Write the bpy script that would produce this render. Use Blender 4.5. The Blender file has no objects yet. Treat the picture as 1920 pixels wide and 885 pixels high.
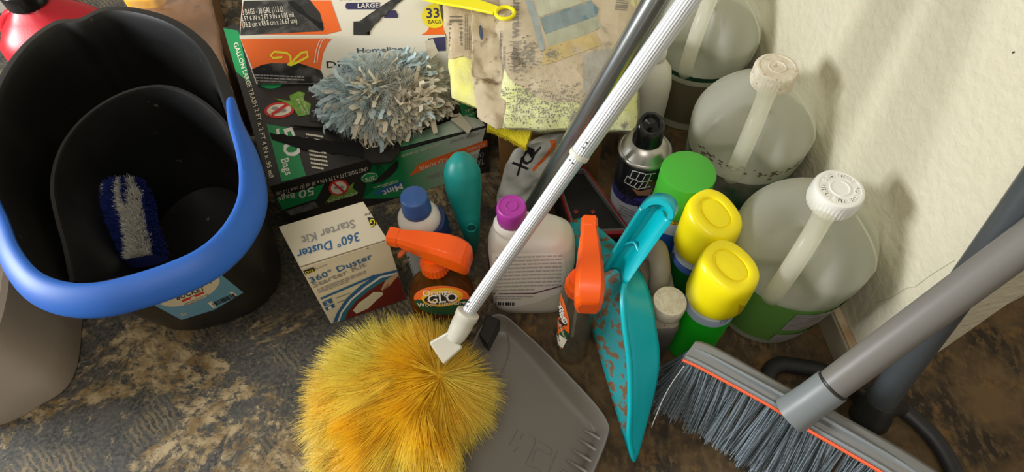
import bpy, bmesh, math, random
import numpy as np
from mathutils import Vector, Matrix, noise
from mathutils.bvhtree import BVHTree

random.seed(4)
rng = np.random.default_rng(4)
SC = bpy.context.scene
COL = SC.collection

# ------------------------------------------------------------------ camera
F = 1150.0
CAMH = 0.78
_d = np.array([25, 758, 1150.0]); _d /= np.linalg.norm(_d)
_up = -_d
_f = np.array([0, 0, 1.0]); _y = _f - _up * (_f @ _up); _y /= np.linalg.norm(_y)
_x = np.cross(_y, _up)
RC = np.array([_x, _y, _up])          # camera (right, down, forward) -> world
CP = np.array([0, 0, CAMH])
cam_d = bpy.data.cameras.new('camera'); cam = bpy.data.objects.new('camera', cam_d); COL.objects.link(cam)
cam_d.sensor_width = 36; cam_d.lens = F / 1920 * 36; cam_d.clip_start = 0.01
Rb = RC @ np.diag([1, -1, -1])
cam.matrix_world = Matrix([list(Rb[i]) + [CP[i]] for i in range(3)] + [[0, 0, 0, 1]])
SC.camera = cam

# ------------------------------------------------------------------ light
w = bpy.data.worlds.new('world'); SC.world = w; w.use_nodes = True
bg = w.node_tree.nodes['Background']; bg.inputs[0].default_value = (1.0, 0.90, 0.74, 1); bg.inputs[1].default_value = 0.36
def area(name, loc, target, sx, sy, power, color):
    l = bpy.data.lights.new(name, 'AREA'); l.shape = 'RECTANGLE'; l.size = sx; l.size_y = sy; l.energy = power; l.color = color
    o = bpy.data.objects.new(name, l); COL.objects.link(o); o.location = loc
    o.rotation_euler = (Vector(target) - Vector(loc)).to_track_quat('-Z', 'Y').to_euler(); return o
area('window_light', (-1.9, 0.25, 0.80), (0.3, 0.4, 0.2), 0.55, 0.55, 40, (0.96, 0.99, 1.0))
area('overhead_fill', (-0.3, -0.5, 2.2), (0.1, 0.4, 0), 0.9, 0.9, 12, (1.0, 0.95, 0.86))  # unseen overhead fill, added to lift the ambient light
SC.view_settings.view_transform = 'Standard'; SC.view_settings.look = 'None'
SC.view_settings.exposure = 0.30; SC.view_settings.gamma = 1.0; SC.view_settings.use_curve_mapping = False

# ------------------------------------------------------------------ helpers
def at(px, py, z=0.0):
    v = RC @ np.array([px - 960, py - 442.5, F]); return Vector(CP + v * (z - CAMH) / v[2])
def atd(px, py, dep):
    return Vector(CP + RC @ (np.array([px - 960, py - 442.5, F]) * dep / F))
def V(*a): return Vector(a)

def mat(name, c, r=0.5, m=0.0, c2=None, ns=20, nt=0.5, bump=0, bs=200, tr=0, coat=0, sub=0, sub2=None, dirt=None, ds=30, dt=0.6, ior=1.45):
    M_ = bpy.data.materials.new(name); M_.use_nodes = True; nt_ = M_.node_tree; N = nt_.nodes; L = nt_.links
    b = N['Principled BSDF']
    b.inputs['Base Color'].default_value = (*c, 1); b.inputs['Roughness'].default_value = r; b.inputs['Metallic'].default_value = m
    b.inputs['Transmission Weight'].default_value = tr; b.inputs['Coat Weight'].default_value = coat; b.inputs['IOR'].default_value = ior
    if sub: b.inputs['Subsurface Weight'].default_value = sub; b.inputs['Subsurface Scale'].default_value = 0.01
    tc = N.new('ShaderNodeTexCoord')
    out = None
    def nz(scale, det=6):
        n = N.new('ShaderNodeTexNoise'); n.inputs['Scale'].default_value = scale; n.inputs['Detail'].default_value = det
        L.new(tc.outputs['Object'], n.inputs['Vector']); return n
    def ramp(src, a, bb):
        r_ = N.new('ShaderNodeMapRange'); r_.inputs['From Min'].default_value = a; r_.inputs['From Max'].default_value = bb
        L.new(src, r_.inputs['Value']); return r_.outputs['Result']
    def mix(fac, A, B):
        x = N.new('ShaderNodeMix'); x.data_type = 'RGBA'; L.new(fac, x.inputs['Factor'])
        for s, v in ((6, A), (7, B)):
            if isinstance(v, tuple): x.inputs[s].default_value = (*v, 1)
            else: L.new(v, x.inputs[s])
        return x.outputs[2]
    if c2: out = mix(ramp(nz(ns).outputs['Fac'], nt - .15, nt + .15), c, c2)
    if dirt: out = mix(ramp(nz(ds, 9).outputs['Fac'], dt, dt + .08), out or c, dirt)
    if out: L.new(out, b.inputs['Base Color'])
    if bump:
        n = nz(bs, 4); bp = N.new('ShaderNodeBump'); bp.inputs['Strength'].default_value = bump; bp.inputs['Distance'].default_value = 0.002
        L.new(n.outputs['Fac'], bp.inputs['Height']); L.new(bp.outputs['Normal'], b.inputs['Normal'])
    return M_

def see_through(name, c, fac, r=0.25, tint=(1, 1, 1), transl=0.0, spec=0.5, bump=0, bs=60):
    """thin plastic: part clear, part milky"""
    M_ = bpy.data.materials.new(name); M_.use_nodes = True; nt_ = M_.node_tree; N = nt_.nodes; L = nt_.links
    b = N['Principled BSDF']; o = N['Material Output']
    b.inputs['Base Color'].default_value = (*c, 1); b.inputs['Roughness'].default_value = r; b.inputs['Specular IOR Level'].default_value = spec
    t = N.new('ShaderNodeBsdfTransparent'); t.inputs[0].default_value = (*tint, 1)
    mx = N.new('ShaderNodeMixShader'); mx.inputs[0].default_value = fac
    src = b.outputs[0]
    if transl:
        tl = N.new('ShaderNodeBsdfTranslucent'); tl.inputs[0].default_value = (*c, 1)
        m2 = N.new('ShaderNodeMixShader'); m2.inputs[0].default_value = transl
        L.new(b.outputs[0], m2.inputs[1]); L.new(tl.outputs[0], m2.inputs[2]); src = m2.outputs[0]
    if bump:
        tc = N.new('ShaderNodeTexCoord'); n = N.new('ShaderNodeTexNoise'); n.inputs['Scale'].default_value = bs; n.inputs['Detail'].default_value = 3
        L.new(tc.outputs['Object'], n.inputs['Vector']); bp = N.new('ShaderNodeBump'); bp.inputs['Strength'].default_value = bump; bp.inputs['Distance'].default_value = .004
        L.new(n.outputs['Fac'], bp.inputs['Height']); L.new(bp.outputs['Normal'], b.inputs['Normal'])
    L.new(t.outputs[0], mx.inputs[1]); L.new(src, mx.inputs[2]); L.new(mx.outputs[0], o.inputs[0])
    return M_

def fibre_mat(name, r=0.5, sheen=0.0, transl=0.25):
    M_ = bpy.data.materials.new(name); M_.use_nodes = True; nt_ = M_.node_tree; N = nt_.nodes; L = nt_.links
    b = N['Principled BSDF']; o = N['Material Output']
    a = N.new('ShaderNodeAttribute'); a.attribute_name = 'col'
    L.new(a.outputs['Color'], b.inputs['Base Color']); b.inputs['Roughness'].default_value = r
    tl = N.new('ShaderNodeBsdfTranslucent'); L.new(a.outputs['Color'], tl.inputs[0])
    mx = N.new('ShaderNodeMixShader'); mx.inputs[0].default_value = transl
    L.new(b.outputs[0], mx.inputs[1]); L.new(tl.outputs[0], mx.inputs[2]); L.new(mx.outputs[0], o.inputs[0])
    return M_

def link(name, me, parent=None):
    o = bpy.data.objects.new(name, me); COL.objects.link(o)
    if parent is not None: o.parent = parent
    return o

def root_of(p):
    off = Vector((0, 0, 0))
    while p is not None: off += p.location; p = p.parent
    return off

def thing(name, label, cat, loc, group=None):
    o = bpy.data.objects.new(name, None); COL.objects.link(o); o.location = loc; o.empty_display_size = .02
    o['label'] = label; o['category'] = cat
    if group: o['group'] = group
    return o

class MB:
    def __init__(s, T=None): s.v = []; s.f = []; s.T = T or Matrix.Identity(4)
    def add(s, vs, fs):
        b = len(s.v); s.v += [s.T @ Vector(p) for p in vs]; s.f += [tuple(i + b for i in f) for f in fs]; return s
    def loft(s, rings, cap0=True, cap1=True):
        n = len(rings[0]); vs = [p for r in rings for p in r]; fs = []
        for i in range(len(rings) - 1):
            for j in range(n):
                k = (j + 1) % n; fs.append((i*n+j, i*n+k, (i+1)*n+k, (i+1)*n+j))
        if cap0: fs.append(tuple(range(n - 1, -1, -1)))
        if cap1: fs.append(tuple((len(rings)-1)*n + j for j in range(n)))
        return s.add(vs, fs)
    def lathe(s, prof, n=40, c=(0, 0), cap0=True, cap1=True, fn=None):
        rings = []
        for r, z in prof:
            rings.append([(c[0] + (fn(r, z, a) if fn else r) * math.cos(a), c[1] + (fn(r, z, a) if fn else r) * math.sin(a), z) for a in [2*math.pi*j/n for j in range(n)]])
        return s.loft(rings, cap0, cap1)
    def tube(s, pts, rad, n=10, flat=1.0, up=None, caps=True):
        pts = [Vector(p) for p in pts]; rings = []
        if not hasattr(rad, '__len__'): rad = [rad] * len(pts)
        prev = None
        for i, p in enumerate(pts):
            t = (pts[min(i+1, len(pts)-1)] - pts[max(i-1, 0)]).normalized()
            if prev is None:
                a = Vector(up) if up is not None else (Vector((0, 0, 1)) if abs(t.z) < .9 else Vector((1, 0, 0)))
            else: a = prev
            a = (a - t * a.dot(t)).normalized(); prev = a; b = t.cross(a)
            rings.append([p + (a * math.cos(q) * flat + b * math.sin(q)) * rad[i] for q in [2*math.pi*j/n for j in range(n)]])
        return s.loft(rings, caps, caps)
    def hexa(s, bot, top):
        return s.add(list(bot) + list(top), [(3, 2, 1, 0), (4, 5, 6, 7), (0, 1, 5, 4), (1, 2, 6, 5), (2, 3, 7, 6), (3, 0, 4, 7)])
    def box(s, x0, x1, y0, y1, z0, z1):
        return s.hexa([(x0, y0, z0), (x1, y0, z0), (x1, y1, z0), (x0, y1, z0)], [(x0, y0, z1), (x1, y0, z1), (x1, y1, z1), (x0, y1, z1)])
    def build(s, name, m, parent=None, smooth=True, bevel=0, seg=2, sub=0, solid=0, label=None, kind=None, ang=40):
        off = root_of(parent)
        me = bpy.data.meshes.new(name); me.from_pydata([tuple(v - off) for v in s.v], [], s.f); me.materials.append(m)
        bm = bmesh.new(); bm.from_mesh(me)
        if not solid: bmesh.ops.recalc_face_normals(bm, faces=bm.faces)
        bm.to_mesh(me); bm.free()
        if smooth:
            for p in me.polygons: p.use_smooth = True
            if hasattr(me, 'set_sharp_from_angle'): me.set_sharp_from_angle(angle=math.radians(ang))
        o = link(name, me, parent)
        if solid: q = o.modifiers.new('s', 'SOLIDIFY'); q.thickness = solid; q.offset = 0
        if bevel: q = o.modifiers.new('b', 'BEVEL'); q.width = bevel; q.segments = seg; q.limit_method = 'ANGLE'; q.angle_limit = math.radians(35)
        if sub: q = o.modifiers.new('u', 'SUBSURF'); q.levels = sub; q.render_levels = sub
        if label: o['label'] = label
        if kind: o['kind'] = kind
        return o

def se(cx, cy, z, rx, ry, p=2.6, n=48, yaw=0.0):
    """superellipse ring"""
    out = []
    for j in range(n):
        a = 2*math.pi*j/n; c, s_ = math.cos(a), math.sin(a)
        x = rx * math.copysign(abs(c)**(2/p), c); y = ry * math.copysign(abs(s_)**(2/p), s_)
        out.append((cx + x*math.cos(yaw) - y*math.sin(yaw), cy + x*math.sin(yaw) + y*math.cos(yaw), z))
    return out

def frame(base, top, yaw=0):
    z = (Vector(top) - Vector(base)).normalized(); q = Vector((0, 0, 1)).rotation_difference(z)
    return Matrix.Translation(base) @ q.to_matrix().to_4x4() @ Matrix.Rotation(yaw, 4, 'Z')

def smooth_path(pts, n, closed=False):
    P = [Vector(p) for p in pts]; out = []; m = len(P)
    segs = m if closed else m - 1
    for i in range(n):
        t = i / (n if closed else n - 1) * segs; k = min(int(t), segs - 1); u = t - k
        g = (lambda q: P[q % m]) if closed else (lambda q: P[max(0, min(m - 1, q))])
        a, b, c, d = g(k-1), g(k), g(k+1), g(k+2)
        out.append(0.5 * ((2*b) + (c - a)*u + (2*a - 5*b + 4*c - d)*u*u + (3*b - a - 3*c + d)*u*u*u))
    return out

def fibres(name, P0, dirs, length, width, cols, m, parent, segs=4, droop=0.3, curl=0.0, label=None, rootcol=0.75, field=None, taper=0.25, zmin=0.002):
    """many thin tapering blades in one mesh (numpy). P0 (n,3) dirs (n,3)"""
    n = len(P0); off = np.array(root_of(parent))
    d = dirs / np.linalg.norm(dirs, axis=1, keepdims=True)
    side = np.cross(d, rng.normal(size=(n, 3))); side /= np.linalg.norm(side, axis=1, keepdims=True)
    ph = rng.uniform(0, 6.28, n); v = np.zeros((n, segs + 1, 2, 3)); p = P0.copy()
    other = np.cross(d, side)
    for s_ in range(segs + 1):
        u = s_ / segs; wd = (np.zeros(n) + width * (1 - (1 - taper) * u))[:, None]
        c = p + (side * np.sin(ph + u * 9)[:, None] + other * np.cos(ph + u * 7)[:, None]) * curl * (length[:, None]) * u
        v[:, s_, 0] = c - side * wd / 2; v[:, s_, 1] = c + side * wd / 2
        d2 = d + np.array([0, 0, -droop]) * u
        if field is not None: d2 = d2 + field * u
        d2 /= np.linalg.norm(d2, axis=1, keepdims=True)
        p = p + d2 * (length / segs)[:, None]
    v[..., 2] = np.maximum(v[..., 2], zmin)
    verts = (v - off).reshape(-1, 3)
    base = (np.arange(n) * (segs + 1) * 2)[:, None]; q = np.arange(segs)[None, :] * 2
    f = np.stack([base + q, base + q + 1, base + q + 3, base + q + 2], axis=-1).reshape(-1, 4)
    me = bpy.data.meshes.new(name); me.vertices.add(len(verts)); me.vertices.foreach_set('co', verts.astype(np.float32).ravel())
    me.loops.add(f.size); me.loops.foreach_set('vertex_index', f.astype(np.int32).ravel())
    me.polygons.add(len(f)); me.polygons.foreach_set('loop_start', np.arange(len(f), dtype=np.int32) * 4)
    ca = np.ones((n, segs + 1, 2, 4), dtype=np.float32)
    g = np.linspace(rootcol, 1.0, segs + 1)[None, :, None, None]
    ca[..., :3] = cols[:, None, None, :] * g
    at_ = me.color_attributes.new('col', 'FLOAT_COLOR', 'POINT'); at_.data.foreach_set('color', ca.ravel())
    me.update(); me.validate(); me.materials.append(m)
    for_smooth = np.ones(len(me.polygons), dtype=bool); me.polygons.foreach_set('use_smooth', for_smooth)
    o = link(name, me, parent); o['kind'] = 'stuff'
    if label: o['label'] = label
    return o

# decals: flat print laid on the real surface of a part (found by casting the outline's points onto it)
def surf(o):
    off = root_of(o.parent)
    me = o.data; return Tree(BVHTree.FromPolygons([v.co + off + o.location for v in me.vertices], [tuple(p.vertices) for p in me.polygons]), len(me.polygons) < 12)
class Tree:
    def __init__(s, t, flat): s.t = t; s.flat = flat
    def ray_cast(s, a, b): return s.t.ray_cast(a, b)
def cast(tree, px, py, lift, full=False):
    v = Vector(RC @ np.array([px - 960, py - 442.5, F])).normalized(); h = tree.ray_cast(Vector(CP), v)
    if h[0] is None: return None
    n = h[1]
    if n.dot(v) > 0: n = -n
    return (h[0] + n * lift, n) if full else h[0] + n * lift
def put(name, tree, verts2, faces, m, parent, lift, label=None, shrink=None):
    hits = [cast(tree, x, y, lift, True) for x, y in verts2]
    ok = [h[1] for h in hits if h]
    if tree.flat and ok:      # keep to one face of a box
        best = max(ok[:40], key=lambda q: sum(1 for o_ in ok if o_.dot(q) > .8))
        hits = [h if h and h[1].dot(best) > .8 else None for h in hits]
    if shrink:
        gx = [v for v, h in zip(verts2, hits) if h]
        if gx:
            for i, h in enumerate(hits):
                if h is None:
                    x, y = verts2[i]; k = 0
                    cx, cy = min(gx, key=lambda g: (g[0]-x)**2 + (g[1]-y)**2) if tree.flat is False else (sum(g[0] for g in gx)/len(gx), sum(g[1] for g in gx)/len(gx))
                    while k < 1:
                        k += .03; q = cast(tree, x + (cx-x)*k, y + (cy-y)*k, lift, True)
                        if q and (not tree.flat or q[1].dot(best) > .8): hits[i] = q; break
    pts = [h[0] if h else None for h in hits]; keep = {}; vs = []
    fs = []
    for f in faces:
        if all(pts[i] is not None for i in f):
            for i in f:
                if i not in keep: keep[i] = len(vs); vs.append(pts[i])
            fs.append(tuple(keep[i] for i in f))
    if not fs: print('decal missed', name, verts2[0]); return None
    off = root_of(parent)
    me = bpy.data.meshes.new(name); me.from_pydata([tuple(v - off) for v in vs], [], fs); me.materials.append(m)
    o = link(name, me, parent)
    if label: o['label'] = label
    return o
def poly(name, tree, pts, m, parent, lift=.0006, cuts=0, label=None):
    bm = bmesh.new(); bm.faces.new([bm.verts.new((x, y, 0)) for x, y in pts]); bmesh.ops.triangulate(bm, faces=bm.faces)
    for _ in range(cuts):
        es = [e for e in bm.edges if e.calc_length() > 9]
        if not es: break
        bmesh.ops.subdivide_edges(bm, edges=es, cuts=1); bmesh.ops.triangulate(bm, faces=bm.faces)
    bm.verts.index_update()
    r = put(name, tree, [(v.co.x, v.co.y) for v in bm.verts], [tuple(v.index for v in f.verts) for f in bm.faces], m, parent, lift, label, True); bm.free(); return r
def ell(cx, cy, rx, ry, rot=0, n=28, a0=0, a1=360):
    out = []
    for j in range(n):
        a = math.radians(a0 + (a1 - a0) * j / (n if a1 - a0 == 360 else n - 1)); x, y = rx*math.cos(a), ry*math.sin(a); r = math.radians(rot)
        out.append((cx + x*math.cos(r) - y*math.sin(r), cy + x*math.sin(r) + y*math.cos(r)))
    return out
_tc = {}
def text_mesh(s, bold):
    if (s, bold) in _tc: return _tc[(s, bold)]
    cu = bpy.data.curves.new('t', 'FONT'); cu.body = s; cu.resolution_u = 2; cu.offset = 0.013 if bold else 0
    o = bpy.data.objects.new('t', cu); COL.objects.link(o); dg = bpy.context.evaluated_depsgraph_get()
    me = bpy.data.meshes.new_from_object(o.evaluated_get(dg)); vs = [(v.co.x, v.co.y) for v in me.vertices]; fs = [tuple(p.vertices) for p in me.polygons]
    bpy.data.objects.remove(o); bpy.data.curves.remove(cu); bpy.data.meshes.remove(me)
    x0 = min(v[0] for v in vs); x1 = max(v[0] for v in vs); H_ = 0.70
    r = ([((x - x0)/(x1 - x0), y/H_) for x, y in vs], fs); _tc[(s, bold)] = r; return r
def text(s, tree, p0, p1, p2, m, parent, lift=.0009, bold=False, name='lettering'):
    """p0 baseline start, p1 baseline end, p2 cap height above start, all on the surface as seen"""
    vs, fs = text_mesh(s, bold)
    P = [(p0[0] + u*(p1[0]-p0[0]) + v*(p2[0]-p0[0]), p0[1] + u*(p1[1]-p0[1]) + v*(p2[1]-p0[1])) for u, v in vs]
    return put(name, tree, P, fs, m, parent, lift)
def lines(n, tree, p0, p1, p2, m, parent, lift=.0009, fill=.45, broken=True, name='fine_print', cuts=3):
    """n rows of fine print too small to read: short dashes between p0-p1 going down to p2"""
    V2 = []; Fs = []
    a = Vector(p0); u = Vector(p1) - a; v = Vector(p2) - a
    for i in range(n):
        x = 0.0; y0 = (i + .2)/n; y1 = y0 + fill/n
        while x < 1:
            wd = random.uniform(.03, .12) if broken else .1; x1 = min(1, x + wd)
            b = len(V2); V2 += [tuple(a + u*x + v*y0), tuple(a + u*x1 + v*y0), tuple(a + u*x1 + v*y1), tuple(a + u*x + v*y1)]; Fs.append((b, b+1, b+2, b+3))
            x = x1 + (.015 if broken else 0)
            if i == n - 1 and x > .6 and broken: break
    return put(name, tree, V2, Fs, m, parent, lift)
def bars(n, tree, p0, p1, p2, m, parent, lift=.0010):
    V2 = []; Fs = []; a = Vector(p0); u = Vector(p1) - a; v = Vector(p2) - a; x = 0.0
    rr = random.Random(3)
    while x < 1:
        wd = rr.choice([.6, 1, 1.6]) / n; x1 = min(1, x + wd); b = len(V2)
        V2 += [tuple(a + u*x), tuple(a + u*x1), tuple(a + u*x1 + v), tuple(a + u*x + v)]; Fs.append((b, b+1, b+2, b+3)); x = x1 + rr.choice([.5, .8, 1.2]) / n
    return put('barcode', tree, V2, Fs, m, parent, lift)

# ------------------------------------------------------------------ setting
def floor_mat():
    M_ = bpy.data.materials.new('worn_floor'); M_.use_nodes = True; nt = M_.node_tree; N = nt.nodes; L = nt.links; b = N['Principled BSDF']
    tc = N.new('ShaderNodeTexCoord')
    def mapn(sx, sy, rot):
        m_ = N.new('ShaderNodeMapping'); m_.inputs['Scale'].default_value = (sx, sy, 1); m_.inputs['Rotation'].default_value = (0, 0, rot); L.new(tc.outputs['Object'], m_.inputs['Vector']); return m_.outputs[0]
    def nz(vec, s, d=8, r=.6, dist=0):
        n = N.new('ShaderNodeTexNoise'); n.inputs['Scale'].default_value = s; n.inputs['Detail'].default_value = d; n.inputs['Roughness'].default_value = r; n.inputs['Distortion'].default_value = dist; L.new(vec, n.inputs['Vector']); return n.outputs['Fac']
    def mr(v, a, c, lo=0, hi=1):
        q = N.new('ShaderNodeMapRange'); q.inputs['From Min'].default_value = a; q.inputs['From Max'].default_value = c; q.inputs['To Min'].default_value = lo; q.inputs['To Max'].default_value = hi; L.new(v, q.inputs['Value']); return q.outputs[0]
    def mix(f, A, B, mode='MIX'):
        x = N.new('ShaderNodeMix'); x.data_type = 'RGBA'; x.blend_type = mode
        L.new(f, x.inputs['Factor']) if not isinstance(f, float) else setattr(x.inputs['Factor'], 'default_value', f)
        for s, v in ((6, A), (7, B)):
            if isinstance(v, tuple): x.inputs[s].default_value = (*v, 1)
            else: L.new(v, x.inputs[s])
        return x.outputs[2]
    def mul(a, c):
        q = N.new('ShaderNodeMath'); q.operation = 'MULTIPLY'; L.new(a, q.inputs[0])
        if isinstance(c, float): q.inputs[1].default_value = c
        else: L.new(c, q.inputs[1])
        return q.outputs[0]
    O = mapn(1, 1, 0)
    grey = mix(mr(nz(O, 25), .35, .65), (.021, .020, .019), (.058, .055, .049))
    grain = nz(O, 190, 6, .7)
    grey = mix(mr(grain, .44, .60), grey, (.085, .080, .066))
    grey = mix(mr(nz(O, 60, 9, .75), .57, .62), grey, (.20, .155, .088))
    tan = mix(mr(nz(O, 45), .4, .6), (.17, .11, .045), (.36, .28, .16))
    ripple = N.new('ShaderNodeTexWave'); ripple.inputs['Scale'].default_value = 45; ripple.inputs['Distortion'].default_value = 5; ripple.inputs['Detail'].default_value = 3; ripple.inputs['Detail Scale'].default_value = 2
    L.new(mapn(1, 1, -.75), ripple.inputs['Vector'])
    patch = mr(nz(O, 5.0, 12, .74, .5), .515, .545)
    fine = mr(nz(mapn(45, 75, .6), 1, 9, .75), .42, .50)
    pm = mul(patch, fine)
    rp = mul(mr(nz(O, 9, 3), .5, .62), mr(ripple.outputs['Fac'], .45, .75)); 
    c = mix(pm, grey, tan)
    c = mix(mul(rp, .6), c, (.20, .145, .07))
    # right hand side: brown, bare backing
    brown = mix(mr(nz(O, 14, 8), .4, .62), (.030, .022, .014), (.135, .085, .037))
    brown = mix(mr(nz(mapn(110, 60, .5), 1, 6), .50, .64), brown, (.13, .085, .040))
    brown = mix(mr(nz(O, 22, 9), .56, .68), brown, (.19, .105, .035))
    sx = N.new('ShaderNodeSeparateXYZ'); L.new(O, sx.inputs[0])
    ad = N.new('ShaderNodeMath'); ad.operation = 'MULTIPLY_ADD'; L.new(nz(O, 8, 6), ad.inputs[0]); ad.inputs[1].default_value = .18; L.new(sx.outputs['X'], ad.inputs[2])
    c = mix(mr(ad.outputs[0], .03, .10), c, brown)
    L.new(c, b.inputs['Base Color']); b.inputs['Roughness'].default_value = .75; b.inputs['Specular IOR Level'].default_value = .3
    hgt = mix(.5, grain, pm); bp = N.new('ShaderNodeBump'); bp.inputs['Strength'].default_value = .5; bp.inputs['Distance'].default_value = .0015
    L.new(hgt, bp.inputs['Height']); L.new(bp.outputs['Normal'], b.inputs['Normal']); return M_
b = MB(); b.add([(-3, -2.5, 0), (3, -2.5, 0), (3, 3, 0), (-3, 3, 0)], [(0, 1, 2, 3)]); b.build('floor', floor_mat(), smooth=False, kind='structure')

p1 = at(1518, 590); p2 = at(1565, 683); d1 = V(-.09, 1, 0).normalized(); q1 = at(1790, 621); q2 = at(1920, 555); d2 = (q2 - q1).normalized()
def isect(a, u, c, v):
    t = ((c.x - a.x) * v.y - (c.y - a.y) * v.x) / (u.x * v.y - u.y * v.x); return a + u * t
n1 = V(d1.y, -d1.x, 0); n2 = V(-d2.y, d2.x, 0)
TH = .013
cb = isect(p2, d1, q1, d2); cw = isect(p2 + n1*TH, d1, q1 + n2*TH, d2)
def wall_m():
    m_ = mat('plaster', (.64, .595, .455), r=.6, c2=(.60, .55, .40), ns=3.5, nt=.52, dirt=(.50, .43, .29), ds=5, dt=.66); nt = m_.node_tree; N = nt.nodes; L = nt.links
    n = N.new('ShaderNodeTexNoise'); n.inputs['Scale'].default_value = 75; n.inputs['Detail'].default_value = 4; tc = N.new('ShaderNodeTexCoord'); L.new(tc.outputs['Object'], n.inputs['Vector'])
    bp = N.new('ShaderNodeBump'); bp.inputs['Strength'].default_value = .8; bp.inputs['Distance'].default_value = .003; L.new(n.outputs['Fac'], bp.inputs['Height']); L.new(bp.outputs['Normal'], N['Principled BSDF'].inputs['Normal']); return m_
WALL = wall_m()
def wall(name, a, c, nrm, h):
    b = MB(); t = nrm * .10; b.hexa([a, c, c + t, a + t], [v + V(0, 0, h) for v in (a, c, c + t, a + t)]); return b.build(name, WALL, smooth=False, kind='structure')
far1 = cw + d1 * 2.2; far2 = cw + d2 * 1.8
wr = wall('wall_right', cw, far1, n1, 1.6)
b = MB(); q_ = [cw, far2, far2 + n2*.1, cw + d1*.1 + n1*.002]; b.hexa(q_, [v + V(0, 0, 1.6) for v in q_]); b.build('wall_front', WALL, smooth=False, kind='structure')
BBM = mat('old_paint', (.46, .41, .31), r=.5, c2=(.30, .25, .17), ns=14, nt=.55, dirt=(.06, .045, .03), ds=26, dt=.66, bump=.3, bs=90)
BBT = mat('scuffed_edge', (.60, .47, .31), r=.6, c2=(.38, .25, .13), ns=30)
def base_b(name, a, a2, c, c2, m_, z0, z1):
    b = MB(); b.hexa([V(a.x, a.y, z0), V(c.x, c.y, z0), V(c2.x, c2.y, z0), V(a2.x, a2.y, z0)], [V(a.x, a.y, z1), V(c.x, c.y, z1), V(c2.x, c2.y, z1), V(a2.x, a2.y, z1)]); return b.build(name, m_, smooth=False, bevel=.002, kind='structure')
base_b('baseboard_right', cb, cw, cb + d1*2.2, far1, BBM, 0, .042)
base_b('baseboard_front', cb, cw, cb + d2*1.8, far2, mat('white_paint', (.62, .57, .46), c2=(.35, .27, .18), ns=25, nt=.62, bump=.3), 0, .030)
base_b('trim_1', cb + n1*.002, cw, cb + n1*.002 + d1*2.2, far1, BBT, .0421, .0465)
CRK = mat('crack', (.42, .36, .25), r=.9)
wt = surf(wr)
for pts in ([(1640, 568), (1668, 560), (1700, 540), (1716, 538), (1745, 516), (1790, 488)],):
    for a, c in zip(pts, pts[1:]):
        a_, c_ = np.array(a, float), np.array(c, float); nn_ = np.array([-(c_-a_)[1], (c_-a_)[0]])/np.linalg.norm(c_-a_)*.5
        put('crack', wt, [tuple(a_+nn_), tuple(c_+nn_), tuple(c_-nn_), tuple(a_-nn_)], [(0, 1, 2, 3)], CRK, wr, .0004)
poly('stain', wt, ell(1901, 98, 3, 1.8, -30, 10), mat('dark_spot', (.05, .04, .03)), wr, .0004)

# ------------------------------------------------------------------ materials in common
BLK = mat('black_plastic', (.012, .012, .012), r=.42, c2=(.02, .02, .019), ns=30)
WHITE = mat('white_print', (.80, .79, .74), r=.5)
CREAM = mat('cream_print', (.74, .69, .55), r=.5)
INK = mat('black_print', (.015, .015, .018), r=.5)
GREYINK = mat('grey_print', (.30, .29, .28), r=.6)
NAVY = mat('navy_print', (.035, .03, .10), r=.5)
BLUEINK = mat('blue_print', (.03, .13, .33), r=.5)
GREEN = mat('green_print', (.012, .27, .085), r=.4)
ORANGE = mat('orange_print', (.86, .15, .02), r=.45)
YELLOW = mat('yellow_print', (.85, .72, .03), r=.45)
RED = mat('red_print', (.60, .03, .03), r=.5)
LEAF = mat('leaf_print', (.10, .27, .03), r=.5, c2=(.20, .40, .06), ns=80)

# ------------------------------------------------------------------ mop bucket
RZ = .26
rim_px = [(-25, 250), (0, 160), (48, 88), (105, 45), (150, 40), (195, 20), (255, 22), (325, 45), (382, 92), (415, 160), (440, 235), (462, 310), (462, 370), (428, 425), (375, 470), (310, 500), (225, 525), (120, 542), (55, 515), (12, 440), (-20, 350)]
NR = 96
rim = smooth_path([at(x, y, RZ) for x, y in rim_px], NR, True)
cen = sum(rim, Vector()) / NR
bc = V(cen.x - .015, cen.y + .022, 0)
root = thing('mop_bucket', 'large black plastic mop bucket with a blue handle folded over its front rim', 'bucket', (cen.x, cen.y, 0))
def brg(k, z, off=0.0):
    """ring of the bucket at height z; off shrinks inwards"""
    t = z / RZ; s_ = .76 + .24 * t; cc = bc.lerp(cen, t); out = []
    for v in rim:
        d = (v - cen); d.z = 0; r_ = d.length; out.append(cc + d * s_ * (1 - off / r_) + V(0, 0, 0)); out[-1].z = z
    return out
b = MB(); rr = [brg(0, 0, .012), brg(0, .006, .003), brg(0, .02)] + [brg(0, z) for z in (.06, .12, .18, .22, .238)] + [brg(0, .24, -.006), brg(0, .259, -.010), brg(0, RZ, -.008), brg(0, RZ + .001, .003), brg(0, RZ - .006, .006)] + [brg(0, z, .005) for z in (.22, .16, .1, .05, .016)] + [brg(0, .010, .02)]
b.loft(rr, True, True)
BK = mat('bucket_plastic', (.006, .006, .006), r=.42, c2=(.016, .014, .012), ns=9, nt=.6, dirt=(.10, .085, .06), ds=55, dt=.70)
body = b.build('body', BK, root)
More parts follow.
